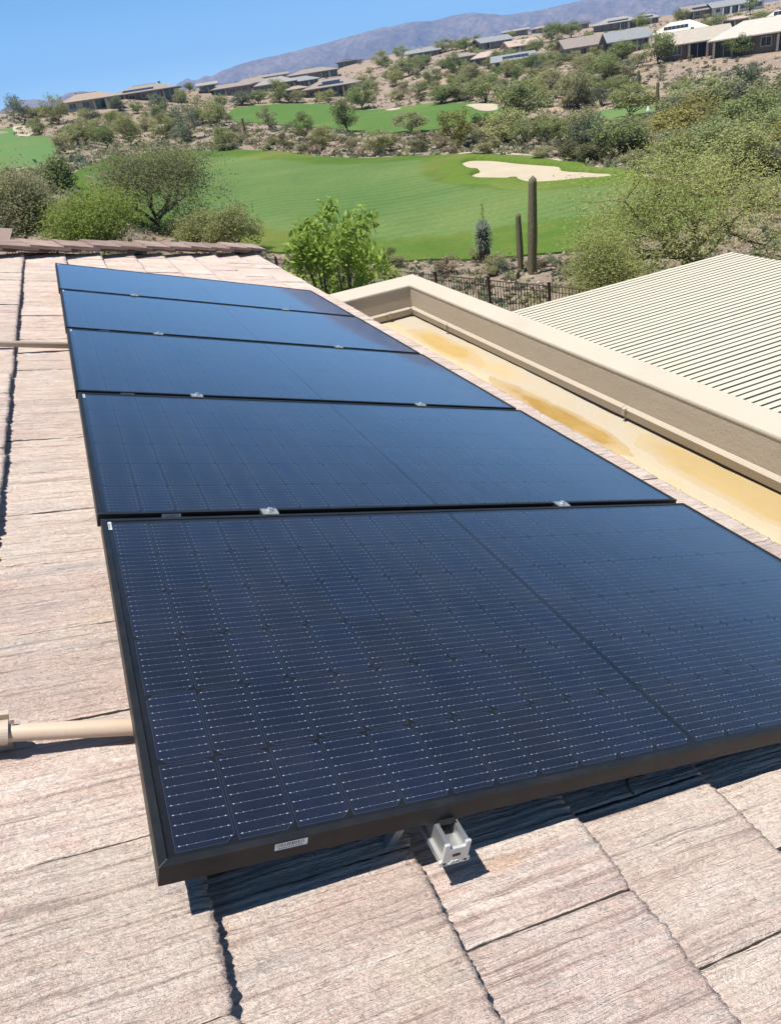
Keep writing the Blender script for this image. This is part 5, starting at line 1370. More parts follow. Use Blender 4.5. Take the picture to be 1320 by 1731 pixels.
# ------------------------------------------------------------------ solar panels
PW, PD, PGAP = 1.879, 1.045, .0268
XOFF = [0, -.0058, -.011, -.0144, -.0199]
def cell_meshes():
    cx, cy, ch = .0800, .1640, .0130
    # chamfered on +x corners, origin at centre
    v = [(-cx/2, -cy/2, 0), (cx/2-ch, -cy/2, 0), (cx/2, -cy/2+ch, 0), (cx/2, cy/2-ch, 0), (cx/2-ch, cy/2, 0), (-cx/2, cy/2, 0)]
    k = .9925; vi = [(a*(1-.0012/cx), b*(1-.0012/cy), c) for a, b, c in v]
    cm = MB(); cm.add(vi, [(0, 1, 2, 3, 4, 5)], 0)
    for i in range(6): cm.add([v[i], v[(i+1) % 6], vi[(i+1) % 6], vi[i]], [(0, 1, 2, 3)], 1)
    cell = cm.mesh('cell', [M['cell'], M['cell_edge']])
    w = MB(); h = .00035
    for i in range(9):
        y = -cy/2+cy*(i+.5)/9
        w.add([(-cx/2+.003, y-.00024, h), (cx/2-.003, y-.00024, h), (cx/2-.003, y+.00024, h), (-cx/2+.003, y+.00024, h)], [(0, 1, 2, 3)], 0)
        for px, s in ((-cx/2+.006, 1), (cx/2-.006, 1), (-cx/2+.016, .7), (cx/2-.016, .7), (-.012, .5), (.014, .5)):
            s *= .00082
            w.add([(px-s*1.2, y-s, h*1.6), (px+s*1.2, y-s, h*1.6), (px+s*1.2, y+s, h*1.6), (px-s*1.2, y+s, h*1.6)], [(0, 1, 2, 3)], 1)
    wires = w.mesh('wires', [M['wire'], M['pad']])
    # a soft lighter outline of the cell edge
    return cell, wires
CELL, WIRES = cell_meshes()
def frame_mesh():
    m_ = MB(); H = .033; L = .0115; t = .0018
    def rail(x0, x1, y0, y1):
        m_.box(x0, x1, y0, y1, -H, 0)
    m_.box(0, L, 0, PD, -.0065, 0); m_.box(PW-L, PW, 0, PD, -.0065, 0)
    m_.box(L, PW-L, 0, L, -.0065, -.0001); m_.box(L, PW-L, PD-L, PD, -.0065, -.0001)
    m_.box(.0002, t, 0.0002, PD-.0002, -H, -.0066); m_.box(PW-t, PW-.0002, 0.0002, PD-.0002, -H, -.0066)
    m_.box(t, PW-t, .0003, t, -H, -.0066); m_.box(t, PW-t, PD-t, PD-.0003, -H, -.0066)
    m_.box(t, .028, t, PD-t, -H+.0001, -H+t); m_.box(PW-.028, PW-t, t, PD-t, -H+.0001, -H+t)
    m_.box(.03, PW-.03, t, .028, -H+.0002, -H+t); m_.box(.03, PW-.03, PD-.028, PD-t, -H+.0002, -H+t)
    return m_.mesh('frame', M['frame'])
FRAME = frame_mesh()
GL = .0117
GLASS = MB().box(GL, PW-GL, GL, PD-GL, -.0022, -.0014).mesh('cover_glass', M['glass'])
BACK = MB().box(GL-.004, PW-GL+.004, GL-.004, PD-GL+.004, -.0062, -.0050).mesh('backsheet', M['backsheet'])
def sticker_mesh(w, h, lines, horizontal=True):
    m_ = MB(); m_.add([(0, 0, 0), (w, 0, 0), (w, h, 0), (0, h, 0)], [(0, 1, 2, 3)], 0)
    r = random.Random(4); x = w*.06
    while x < w*.9:                      # barcode strokes
        b = r.choice((.0006, .001, .0015))
        m_.add([(x, h*.42, .0002), (x+b, h*.42, .0002), (x+b, h*.9, .0002), (x, h*.9, .0002)], [(0, 1, 2, 3)], 1); x += b+r.choice((.0006, .001, .0016))
    x = w*.1
    while x < w*.85:                     # digits under the strokes
        m_.add([(x, h*.12, .0002), (x+.0013, h*.12, .0002), (x+.0013, h*.3, .0002), (x, h*.3, .0002)], [(0, 1, 2, 3)], 1); x += .0024
    return m_.mesh('serial_sticker', [M['sticker'], M['print']])
ST1 = sticker_mesh(.046, .012, 1); ST2 = sticker_mesh(.042, .0075, 1)
MITRE = MB().add([(0, 0, 0), (.0115, .0115, 0), (.0112, .0118, 0), (-.0002, .0003, 0)], [(0, 1, 2, 3)]).mesh('mitre_joint', M['alu_dark'])
PLAB = ['nearest dark solar panel with the bare rail end under its front edge', 'second solar panel from the camera',
        'middle solar panel of the row of five', 'fourth solar panel from the camera', 'farthest solar panel next to the tile hip']
for i in range(5):
    loc = RM @ Vector((XOFF[i], i*(PD+PGAP), 0))
    P = empty('solar_panel', loc, ROOF_ROT); tag(P, PLAB[i], 'solar panel', 'row of five solar panels on the tile roof')
    obj('frame', FRAME, P); obj('cover_glass', GLASS, P); obj('backsheet', BACK, P)
    obj('serial_sticker', ST1, P, (.150, -.0004, -.0155), (math.radians(90), 0, 0))
    obj('serial_sticker', ST2, P, (.0215, PD-.0575, -.0013), (0, 0, math.radians(90)))
    for (mx, my, rz) in ((0, 0, 0), (0, PD, -90), (PW, 0, 90), (PW, PD, 180)):
        obj('mitre_joint', MITRE, P, (mx, my, .0003), (0, 0, math.radians(rz)))
    for r in range(6):
        y = .0200+(PD-.040)*(r+.5)/6
        for c in range(22):
            x = .0222+.0829*(c % 11+.5) if c < 11 else PW-.0222-.0829*(10-(c-11)+.5)
            ce = obj('cell', CELL, P, (x, y, -.0046), (0, 0, 0 if r % 2 == 0 else math.pi))
            obj('wires', WIRES, ce)

# rails, clamps, hooks -------------------------------------------------------
RAILX = [.418, 1.370]
def clamp_mesh():
    m_ = MB()
    prof = [(-.0165, .0005), (-.0155, .003), (-.008, .0045), (.008, .0045), (.0155, .003), (.0165, .0005)]
    m_.prism([(a, b) for a, b in prof], -.021, .021, 'x', 0)       # a bridging plate over both frames
    for k in range(7):
        x = -.0195+.0065*k
        m_.box(x-.0016, x+.0016, -.0178, .0178, .0004, .0036, 0)   # serrated teeth
    m_.box(-.024, .024, -.0125, .0125, -.034, .0003, 1)
    return m_.mesh('mid_clamp', [M['alu_dark'], M['black']])
CLAMP = clamp_mesh()
bolt = MB().prism([(.0075*math.cos(math.pi/3*k), .0075*math.sin(math.pi/3*k)) for k in range(6)], .0062, .012, 'z')
bolt.tube([(0, 0, .005), (0, 0, .0068)], .0105, 14)
BOLT = bolt.mesh('bolt', M['alu'])
for ri, rx in enumerate(RAILX):
    R = empty('mounting_rail', RM @ Vector((rx, 0, 0)), ROOF_ROT)
    tag(R, ['aluminium mounting rail with its grey capped end showing under the near panel', 'second mounting rail lower on the slope under the panels'][ri], 'mounting rail', 'pair of mounting rails under the solar panels')
    m_ = MB()
    prof = [(-.0195, -.036), (-.0125, -.036), (-.0125, -.045), (-.0140, -.045), (-.0140, -.058), (.0140, -.058), (.0140, -.045), (.0125, -.045), (.0125, -.036), (.0195, -.036),
            (.0195, -.066), (.024, -.066), (.024, -.074), (-.024, -.074), (-.024, -.066), (-.0195, -.066)]
    m_.prism(prof, -.038, 5.30, 'y'); m_.obj('rail', M['alu'], R)
    m_ = MB()                                   # cast end cap: U shaped face, foot, slot and round holes
    cap = [(-.0220, -.0352), (-.0130, -.0352), (-.0126, -.044), (.0126, -.044), (.0130, -.0352), (.0220, -.0352), (.0220, -.066), (.026, -.068), (.026, -.077), (-.026, -.077), (-.026, -.068), (-.0220, -.066)]
    m_.prism(cap, -.0435, -.0383, 'y')
    ec = m_.obj('end_cap', M['alu_cast'], R, bevel=.0012)
    s_ = MB(); s_.box(-.0065, .0065, -.0440, -.0434, -.060, -.055); s_.box(-.020, -.0155, -.0440, -.0434, -.0735, -.070); s_.box(.0155, .020, -.0440, -.0434, -.0735, -.070)
    s_.obj('slot', M['black'], ec)
    s_ = MB()                                   # raised maker's mark
    s_.tube([(-.011, -.0440, -.0740), (-.004, -.0440, -.0675)], .0008, 5); s_.tube([(-.004, -.0440, -.0675), (-.002, -.0440, -.0740)], .0008, 5)
    s_.tube([(.003+.0035*math.cos(t*.7), -.0440, -.0708+.0030*math.sin(t*.7)) for t in range(10)], .0007, 5)
    s_.tube([(.009, -.0440, -.0675), (.009, -.0440, -.0740)], .0008, 5)
    s_.obj('embossed_mark', M['alu_cast'], ec)
    for i in range(4):
        c = obj('mid_clamp', CLAMP, R, (XOFF[i]*.5+XOFF[i+1]*.5, PD+i*(PD+PGAP)+PGAP/2, 0)); obj('bolt', BOLT, c)
    for yh in (.10, 1.35, 2.6, 3.85, 5.0):
        h_ = MB(); h_.box(-.034, -.0265, yh-.02, yh+.02, -.110, -.05); h_.box(-.10, -.0265, yh-.02, yh+.02, -.1115, -.1065)
        h_.box(-.107, -.1005, yh-.02, yh+.02, -.165, -.1065); h_.obj('roof_hook', M['alu_dark'], R)
    e_ = MB(); e_.box(-.013, .013, .0020, .010, -.0355, .0002); e_.box(-.013, .013, -.006, .0001, -.0355, -.030)
    e_.obj('end_clamp', M['black'], R)
# slim black brace beside the rail end and a loose cable loop below the frame
br = MB(); br.prism([(-.007, -.008), (.007, -.008), (.007, .008), (-.007, .008)], 0, .085, 'z')
b_o = br.obj('support_strut', M['alu_dark'], None); b_o.matrix_world = RM @ Matrix.Translation((.352, .045, -.112)) @ Matrix.Rotation(math.radians(20), 4, 'Y')
tag(b_o, 'thin metal strut left of the capped rail end under the near panel', 'strut')
cb = MB()
pts = [(.832+.012*math.sin(t*.55), .030+.008*math.sin(t*.9+1), -.034-.0062*t) for t in range(0, 12)]
cb.tube(pts, .0028, 6); cb.tube([(p[0]+.008, p[1]+.006, p[2]) for p in pts[:9]], .0026, 6)
c_o = cb.obj('loose_cable', M['black'], None, True); c_o.rotation_euler = ROOF_ROT
tag(c_o, 'short loose cable hanging below the front edge of the near panel', 'cable')

# conduits -------------------------------------------------------------------
def conduit(pts, label, coupling_x):
    C_ = empty('conduit', (0, 0, 0), ROOF_ROT); tag(C_, label, 'conduit', 'tan conduits crossing the tiles')
    m_ = MB(); m_.tube(pts, .0148, 18); m_.obj('pipe', M['conduit'], C_, True)
    if coupling_x is not None:
        p = Vector(pts[0]); q = Vector(pts[-1]); d = (q-p).normalized()
        def at(x): return p+d*((x-p.x)/d.x)
        m_ = MB()
        for a, b, r in ((-.050, -.012, .0175), (-.012, .004, .0195), (-.066, -.050, .0190)):
            m_.tube([at(coupling_x+a), at(coupling_x+b)], r, 20)
        m_.obj('coupling', M['fitting'], C_, True)
        c = at(coupling_x-.002); m_ = MB()
        arc = [(0, .020*math.cos(t), .021*math.sin(t)) for t in np.linspace(0, math.pi, 12)]
        for dx in (-.006, .006):
            pass
        vs = []; fs = []
        for t in np.linspace(-.25, math.pi+.25, 16):
            for dx in (-.007, .007):
                for rr in (.0198, .0212): vs.append((c.x+dx, c.y+rr*math.cos(t), c.z+rr*math.sin(t)))
        for i in range(15):
            b = i*4
            for (u, v) in ((0, 1), (1, 3), (3, 2), (2, 0)): fs.append((b+u, b+v, b+4+v, b+4+u))
        m_.add(vs, fs); m_.box(c.x-.007, c.x+.007, c.y+.022, c.y+.034, c.z-.012, c.z+.020); m_.box(c.x+.010, c.x+.016, c.y-.002, c.y+.002, c.z+.018, c.z+.026)
        m_.box(c.x-.012, c.x+.012, c.y+.014, c.y+.032, -.13, c.z-.010)
        m_.obj('strap', M['fitting'], C_)
conduit([(-1.6, .600, -.070), (-.05, .384, -.082), (.5, .307, -.086)], 'near tan conduit with coupling and strap left of the nearest panel', -.186)
conduit([(-1.6, 2.93, -.086), (.4, 3.271, -.086)], 'thin far tan conduit going under the middle panel', None)
# ------------------------------------------------------------------ vegetation
def leaf_quads(P, size, elong, rng, up=0.0):
    n = len(P)
    u = rng.normal(size=(n, 3)); u[:, 2] *= .6; u[:, 2] += up; u /= np.linalg.norm(u, axis=1)[:, None]
    w = rng.normal(size=(n, 3)); w[:, 2] *= .6; v = w-u*np.sum(w*u, axis=1)[:, None]; v /= np.linalg.norm(v, axis=1)[:, None]+1e-9
    s = (size*rng.uniform(.55, 1.35, n))[:, None]
    a = P-u*s*elong*.5; b = P+v*s*.5; c = P+u*s*elong*.5; d = P-v*s*.5
    V = np.stack([a, b, c, d], 1).reshape(-1, 3)
    F = np.arange(4*n).reshape(-1, 4)
    return V, F
def cluster_tree(name, seed, n, leaf, ncl, zlo, kind, trunk=True, elong=1.6, nlimb=7, spread=.17, bark='bark'):
    """unit tree: 1 wide, 1 high; trunk and limbs run to the leaf clumps"""
    rng = np.random.default_rng(seed)
    zc, zr = (zlo+1)/2, (1-zlo)/2
    C = []
    while len(C) < ncl:
        p = rng.uniform(-1, 1, 3)
        q = np.linalg.norm(p)
        if .35 < q < 1.0 and p[2] > -.75: C.append(p*(.80+.10*rng.random())*np.array([.5, .5, zr])+np.array([0, 0, zc]))
    C = np.array(C); rc = rng.uniform(.6, 1.25, ncl)*spread
    idx = rng.choice(ncl, n, p=rc**2/np.sum(rc**2))
    off = rng.normal(size=(n, 3)); off /= np.linalg.norm(off, axis=1)[:, None]; off *= (rng.random(n)**.5)[:, None]
    P = C[idx]+off*rc[idx][:, None]*np.array([1, 1, .75])
    P[:, 2] = np.maximum(P[:, 2], .01)
    V, F = leaf_quads(P, leaf, elong, rng)
    crown = mesh_np('crown', V, F, LEAF[kind])
    tm = None
    if trunk:
        m_ = MB(); lean = rng.normal(0, .05, 2); fork = np.array([lean[0], lean[1], zlo*.75+.06])
        m_.tube([(0, 0, -.08), tuple(fork*.5), tuple(fork)], [.028, .022, .02], 6)
        for c in C[rng.choice(ncl, min(nlimb, ncl), replace=False)]:
            mid = fork*.5+c*.5+rng.normal(0, .03, 3); mid[2] = fork[2]*.6+c[2]*.4
            m_.tube([tuple(fork), tuple(mid), tuple(c)], [.016, .010, .004], 5, cap=False)
        tm = m_.mesh('trunk', M[bark])
    return crown, tm
VAR = {}
SPEC = {  # kind: (n leaves, leaf size, clumps, crown start, trunk, elongation, spread)
 'mesquite': (3800, .029, 40, .05, True, 1.5, .18), 'palo': (3200, .029, 38, .03, True, 1.7, .18), 'grey': (3000, .029, 34, .03, True, 1.6, .18),
 'olive': (3000, .029, 36, .0, True, 1.8, .19), 'yellow': (3200, .029, 38, .02, True, 1.8, .18), 'pale': (1300, .04, 20, .2, True, 1.5, .16),
 'dry': (900, .030, 18, .08, True, 2.6, .17), 'dark': (900, .050, 14, .02, True, 1.5, .22), 'ironwood': (1500, .03, 24, .2, True, 1.6, .15)}
for kd, (n, lf, nc, zl, tr, el, sp) in SPEC.items():
    VAR[kd] = [cluster_tree(kd, 100*len(VAR)+s, n, lf, nc, zl, kd, tr, el, 7, sp, 'bark_green' if kd in ('palo', 'yellow') else 'bark') for s in range(4)]
rv = random.Random(21)
CATN = {'mesquite': 'mesquite_tree', 'palo': 'palo_verde_tree', 'grey': 'desert_tree', 'olive': 'olive_bush', 'yellow': 'palo_verde_tree', 'pale': 'desert_tree', 'dry': 'dry_bush', 'dark': 'desert_bush'}
def plant(kind, x, y, w, h, label, group, name=None, cat='tree'):
    cr, tm = rv.choice(VAR[kind])
    T_ = empty(name or CATN[kind], (x, y, terrain(x, y)-.02), (0, 0, rv.uniform(0, 6.28)))
    tag(T_, label, cat, group)
    sc = (w*rv.uniform(1.05, 1.2), w*rv.uniform(1.0, 1.15), h*1.06)
    obj('crown', cr, T_, None, None, sc)
    if tm: obj('trunk', tm, T_, None, None, sc)
NEAR = {'ironwood', 'bright'}
near_rows = []
for k_, row_ in enumerate(TREES):
    kind, x, y, w, h, lab = row_
    if k_ < 6: near_rows.append(row_); continue
    plant(kind, x, y, w, h, lab, 'desert trees around the golf course', None, 'bush' if ('bush' in lab or 'scrub' in lab) else 'tree')
for kind, x, y, w, h, g, lb in BUSHES:
    nm = {'mesquite': 'green', 'yellow': 'yellowish', 'dark': 'dark', 'olive': 'olive', 'dry': 'dry brown', 'grey': 'grey-green', 'palo': 'yellow-green'}[kind]
    plant(kind, x, y, w, h, lb, '%s %s' % (nm, BUSH_GROUP[g]), 'desert_bush' if g[0] != 't' else None, 'bush' if g[0] != 't' else 'tree')

def grown_tree(name, pos, W, H, label, leafkind, seed, n_main=5, levels=4, leaf=.06, elong=2.0, per=26, up=.25, spread=.75, trunkr=.09, fork=.18, bark='bark', cat='tree', drop=0.0, jitter=.12, flat=1.0, group=None):
    """branching tree grown from a forked trunk; leaves sit along the outer twigs"""
    rng = np.random.default_rng(seed); m_ = MB(); L = []
    def grow(p, d, ln, r, lev):
        pts = [p]; dd = d.copy(); q = p.copy(); ns = 3
        for s in range(ns):
            dd = dd+rng.normal(0, .16, 3)+np.array([0, 0, up*.12-drop*.1*lev]); dd /= np.linalg.norm(dd)
            q = q+dd*ln/ns; pts.append(q.copy())
        rr = [r*(1-.5*i/ns) for i in range(ns+1)]
        m_.tube([tuple(v) for v in pts], rr, 6 if lev < 2 else 4, cap=False)
        if lev >= levels-2:
            k = per if lev == levels-1 else per//2
            t = rng.random(k)*ns; i = np.minimum(t.astype(int), ns-1); fr = (t-i)[:, None]
            A_ = np.array(pts)[i]; B_ = np.array(pts)[i+1]
            L.append(A_*(1-fr)+B_*fr+rng.normal(0, jitter, (k, 3)))
        if lev < levels-1:
            nb = 3 if lev > 0 else n_main
            for b in range(nb):
                a = 2*math.pi*(b+rng.random()*.7)/nb
                ref = np.array([0, 0, 1.0]) if abs(dd[2]) < .9 else np.array([1.0, 0, 0])
                e1 = np.cross(dd, ref); e1 /= np.linalg.norm(e1); e2 = np.cross(dd, e1)
                nd = dd*(1-spread*.55)+(e1*math.cos(a)+e2*math.sin(a))*spread*rng.uniform(.6, 1.15)+np.array([0, 0, up*.4])
                nd[2] *= flat; nd /= np.linalg.norm(nd)
                st = pts[-1] if rng.random() < .6 else pts[-2]
                grow(st.copy(), nd, ln*rng.uniform(.62, .86)*(2.0 if lev == 0 else 1.0), rr[-1]*.8, lev+1)
    grow(np.array([0, 0, -.1]), np.array([rng.normal(0, .15), rng.normal(0, .15), 1.0]), fork*H, trunkr, 0)
    P = np.concatenate(L); lo, hi = P.min(0), P.max(0)
    sx = W/(hi[0]-lo[0]); sy = W/(hi[1]-lo[1]); sz = H/hi[2]
    cx_, cy_ = (lo[0]+hi[0])/2, (lo[1]+hi[1])/2
    S = np.array([sx, sy, sz]); P = P*S; P[:, 2] = np.maximum(P[:, 2], .03)
    off = np.array([cx_*sx, cy_*sy, 0])
    P -= off
    V, F = leaf_quads(P, leaf, elong, rng, -.3*drop)
    T_ = empty(name, (pos[0], pos[1], (pos[2] if len(pos) > 2 else terrain(pos[0], pos[1])))); tag(T_, label, cat, group)
    obj('crown', mesh_np('crown', V, F, LEAF[leafkind]), T_)
    m_.v = [tuple(np.array(v)*S-off) for v in m_.v]
    m_.obj('trunk', M[bark], T_, True)
    return T_
def near(i): return near_rows[i]
_, x, y, w, h, lab = near(0); w *= 1.2; h *= 1.06; grown_tree('ironwood_tree', (x, y), w, h, lab, 'ironwood', 3, 8, 5, .062, 1.8, 170, .30, .85, .20, .14, jitter=.38)
_, x, y, w, h, lab = near(1); w *= 1.18; h *= 1.1; grown_tree('green_tree', (x, y), w, h, lab, 'bright', 8, 6, 5, .052, 2.0, 160, .2, .85, .12, .10, jitter=.24)
_, x, y, w, h, lab = near(2); w *= 1.15; h *= 1.1; grown_tree('olive_bush', (x, y), w, h, lab, 'olive', 12, 6, 5, .055, 2.0, 160, .2, .85, .12, .08, jitter=.28, cat='bush')
_, x, y, w, h, lab = near(3); grown_tree('green_tree', (x, y), w, h, lab, 'mesquite', 17, 6, 5, .09, 1.7, 90, .2, .8, .14, .10, jitter=.30)
_, x, y, w, h, lab = near(4); w *= 1.35; h *= 1.1; grown_tree('palo_verde_tree', (x, y), w, h, lab, 'palo', 23, 5, 5, .06, 2.2, 60, .3, .7, .08, .12, 'bark_green', jitter=.16)
_, x, y, w, h, lab = near(5); w *= 1.3; h *= 1.1; grown_tree('palo_verde_tree', (x, y), w, h, lab, 'palo', 29, 6, 5, .07, 2.0, 60, .2, .85, .08, .10, 'bark_green', jitter=.22)
# young broad-leaved tree in the yard, just past the eave
def leafy(name, pos, W, H, label, seed, n, ncl, zlo, leaf):
    cr, tm = cluster_tree(name, seed, n, leaf, ncl, zlo, 'young', True, 2.5, 16, .12)
    T_ = empty(name, (pos[0], pos[1], terrain(*pos)), (0, 0, .6)); tag(T_, label, 'tree')
    obj('crown', cr, T_, None, None, (W, W, H)); obj('trunk', tm, T_, None, None, (W, W, H))
leafy('young_tree', (4.32, 12.6), 2.5, 3.75, 'young bright green leafy tree rising past the eave', 41, 6500, 44, .12, .019)
leafy('young_shrub', (5.45, 12.9), 1.9, 2.6, 'bright green leafy shrub right of the young tree, above the parapet', 44, 2600, 24, .06, .026)
# big airy palo verde behind the pergola
grown_tree('palo_verde_tree', (19.3, 20.6), 9.8, 5.7, 'wide airy palo verde behind the pergola', 'airy', 52, 8, 5, .034, 2.6, 150, .26, .92, .2, .10, 'bark_green', jitter=.22)
grown_tree('palo_verde_tree', (15.6, 20.2), 4.2, 3.3, 'smaller airy palo verde at the left end of the pergola', 'airy', 57, 7, 5, .032, 2.6, 110, .2, .9, .07, .10, 'bark_green', jitter=.17)

# saguaros -------------------------------------------------------------------
def saguaro_mesh(path, r0, ribs=16):
    n = ribs*2; V = []; F = []
    m = len(path)
    for i, (p, k) in enumerate(path):
        for q in range(n):
            a = 2*math.pi*q/n; rr = r0*k*(1.0 if q % 2 == 0 else .78)*(1+.04*noise.noise(Vector((p[2]*2, q*.7, r0*9))))
            V.append((p[0]+rr*math.cos(a), p[1]+rr*math.sin(a), p[2]))
    for i in range(m-1):
        for q in range(n):
            q2 = (q+1) % n; F.append((i*n+q, i*n+q2, (i+1)*n+q2, (i+1)*n+q))
    return mesh_np('stem', V, F, M['cactus'], False)
def column(h, lean=(0, 0), n=26):
    out = []
    for i in range(n+1):
        t = i/n; k = .80+.25*min(1, t*2.2)
        if t > .35: k *= 1-.28*(t-.35)/.65
        if t > .955: k *= math.sqrt(max(0.0, 1-((t-.955)/.045)**2))*.98+.02
        out.append(((lean[0]*t, lean[1]*t, h*t-.1*(1-t)), k))
    return out
def saguaro(x, y, h, r, label, lean=(0, 0), arms=(), crown=None):
    S_ = empty('saguaro', (x, y, terrain(x, y))); tag(S_, label, 'cactus')
    obj('stem', saguaro_mesh(column(h, lean), r), S_)
    for (zb, a, out_, hh) in arms:
        pts = []
        for i in range(13):
            t = i/12
            if t < .4: b = t/.4*math.pi/2; px = out_*math.sin(b); pz = zb+out_*.5*(1-math.cos(b))
            else: px = out_; pz = zb+out_*.5+(t-.4)/.6*hh
            pts.append((px*math.cos(a), px*math.sin(a), pz))
        rad = [r*.62]*12+[r*.15]
        mm = MB(); mm.tube(pts, rad, 12); mm.obj('arm', M['cactus'], S_, True)
saguaro(18.12, 28.73, 4.05, .215, 'tall thick brownish saguaro trunk standing before the fairway', (.20, -.12))
saguaro(18.08, 29.6, 2.6, .15, 'shorter slim saguaro left of the tall one', (.02, 0))
saguaro(87.24, 107.9, 5.0, .30, 'far saguaro with arms on the right slope', (0, 0), ((2.2, .6, 1.0, 1.6), (1.8, 3.5, .9, 1.9), (2.8, 2.2, .8, 1.0)))
saguaro(78.8, 93.3, 4.0, .26, 'slim far saguaro beside the putting green')
saguaro(29.41, 129.2, 2.5, .24, 'lone small saguaro above the main fairway on the left')
# yucca ----------------------------------------------------------------------
def yucca(x, y):
    rng = np.random.default_rng(5)
    Y_ = empty('yucca', (x, y, terrain(x, y))); tag(Y_, 'shaggy grey-green yucca with a yellow flower stalk left of the saguaros', 'yucca')
    m_ = MB(); m_.tube([(0, 0, -.1), (.02, 0, .5), (0, 0, 1.5)], [.27, .28, .22], 10); m_.obj('trunk', M['bark'], Y_, True)
    n = 900; z = rng.random(n)**.8; V = []; F = []
    for i in range(n):
        zz = 1.15+.75*z[i]; a = rng.uniform(0, 6.28); el = -.9+2.0*z[i]+rng.normal(0, .35); ln = rng.uniform(.34, .58)
        d = np.array([math.cos(a)*math.cos(el), math.sin(a)*math.cos(el), math.sin(el)]); s = np.cross(d, [0, 0, 1.0]); s = s/(np.linalg.norm(s)+1e-6)*.020
        b = np.array([.12*math.cos(a), .12*math.sin(a), zz-.25]); V += [b-s, b+s, b+d*ln*.7+s*.7, b+d*ln, b+d*ln*.7-s*.7]; k = i*5; F += [(k, k+1, k+2), (k, k+2, k+4), (k+4, k+2, k+3)]
    obj('leaf_head', mesh_np('leaf_head', V, F, LEAF['yucca']), Y_)
    n = 500; z = rng.random(n); V = []; F = []
    for i in range(n):
        zz = .1+1.05*z[i]; a = rng.uniform(0, 6.28); el = -1.25+rng.normal(0, .15); ln = rng.uniform(.18, .34)
        d = np.array([math.cos(a)*math.cos(el), math.sin(a)*math.cos(el), math.sin(el)]); s = np.cross(d, [0, 0, 1.0]); s = s/(np.linalg.norm(s)+1e-6)*.016
        b = np.array([.22*math.cos(a), .22*math.sin(a), zz+.1]); V += [b-s, b+s, b+d*ln]; F.append((3*i, 3*i+1, 3*i+2))
    obj('dead_skirt', mesh_np('dead_skirt', V, F, LEAF['dry']), Y_)
    m_ = MB(); m_.tube([(.05, 0, 1.8), (.10, 0, 2.75)], [.018, .01], 5)
    st = m_.obj('flower_stalk', M['bark_green'], Y_)
    P = np.stack([rng.normal(.09, .05, 90), rng.normal(0, .05, 90), rng.uniform(2.05, 2.85, 90)], 1); V, F = leaf_quads(P, .05, 1.4, rng)
    obj('blossom', mesh_np('blossom', V, F, LEAF['yellow']), st)
yucca(18.53, 33.8)

# ground cover: scrub tufts and stones too many to count ----------------------
OUTS = [smooth_outline(o_, 2) for o_ in (F1_OUT, F0_OUT, F2_OUT, G_OUT, B2_OUT)]
HXY = [(r_[1], r_[2], r_[3]) for r_ in HOUSES]
def free(x, y):
    if any(inside(x, y, o_) for o_ in OUTS): return False
    return all((x-hx)**2+(y-hy)**2 > (hw*.62)**2 for hx, hy, hw in HXY)
rg_ = np.random.default_rng(77)
def scrub():
    P = []; S_ = []
    tries = 0
    while len(P) < 9500 and tries < 60000:
        tries += 1
        a = math.radians(rg_.uniform(-3, 51)); d = 24*(420/24)**(rg_.random()**.75)
        x = CAM[0]+d*math.sin(a); y = CAM[1]+d*math.cos(a)
        if not free(x, y): continue
        P.append((x, y, terrain(x, y))); S_.append(rg_.uniform(.25, .8) if d > 60 else rg_.uniform(.12, .4))
    return np.array(P), np.array(S_)
SP, SS = scrub()
for nm, sel, kd, lf in (('scrub_tufts', slice(0, None, 3), 'dry', .32), ('scrub_tufts', slice(1, None, 3), 'olive', .34), ('scrub_tufts', slice(2, None, 3), 'grey', .36)):
    p, s = SP[sel], SS[sel]; k = 14
    off = rg_.normal(size=(len(p), k, 3)); off[..., 2] = np.abs(off[..., 2]); off *= .42
    Q = (p[:, None, :]+off*s[:, None, None]*np.array([1, 1, .8])).reshape(-1, 3)
    n = len(Q); u = rg_.normal(size=(n, 3)); u /= np.linalg.norm(u, axis=1)[:, None]; w_ = rg_.normal(size=(n, 3)); v = np.cross(u, w_); v /= np.linalg.norm(v, axis=1)[:, None]
    sz = (np.repeat(s, k)*lf*rg_.uniform(.7, 1.3, n))[:, None]
    V = np.stack([Q-u*sz, Q+v*sz*.6, Q+u*sz, Q-v*sz*.6], 1).reshape(-1, 3)
    o = obj(nm, mesh_np(nm, V, np.arange(4*n).reshape(-1, 4), LEAF[kd])); tag(o, 'low %s desert scrub tufts scattered over the slopes' % kd, 'scrub', None, 'stuff')
M['stone'] = simple('desert stone', (.30, .245, .20), .95, 0, .35, .5)
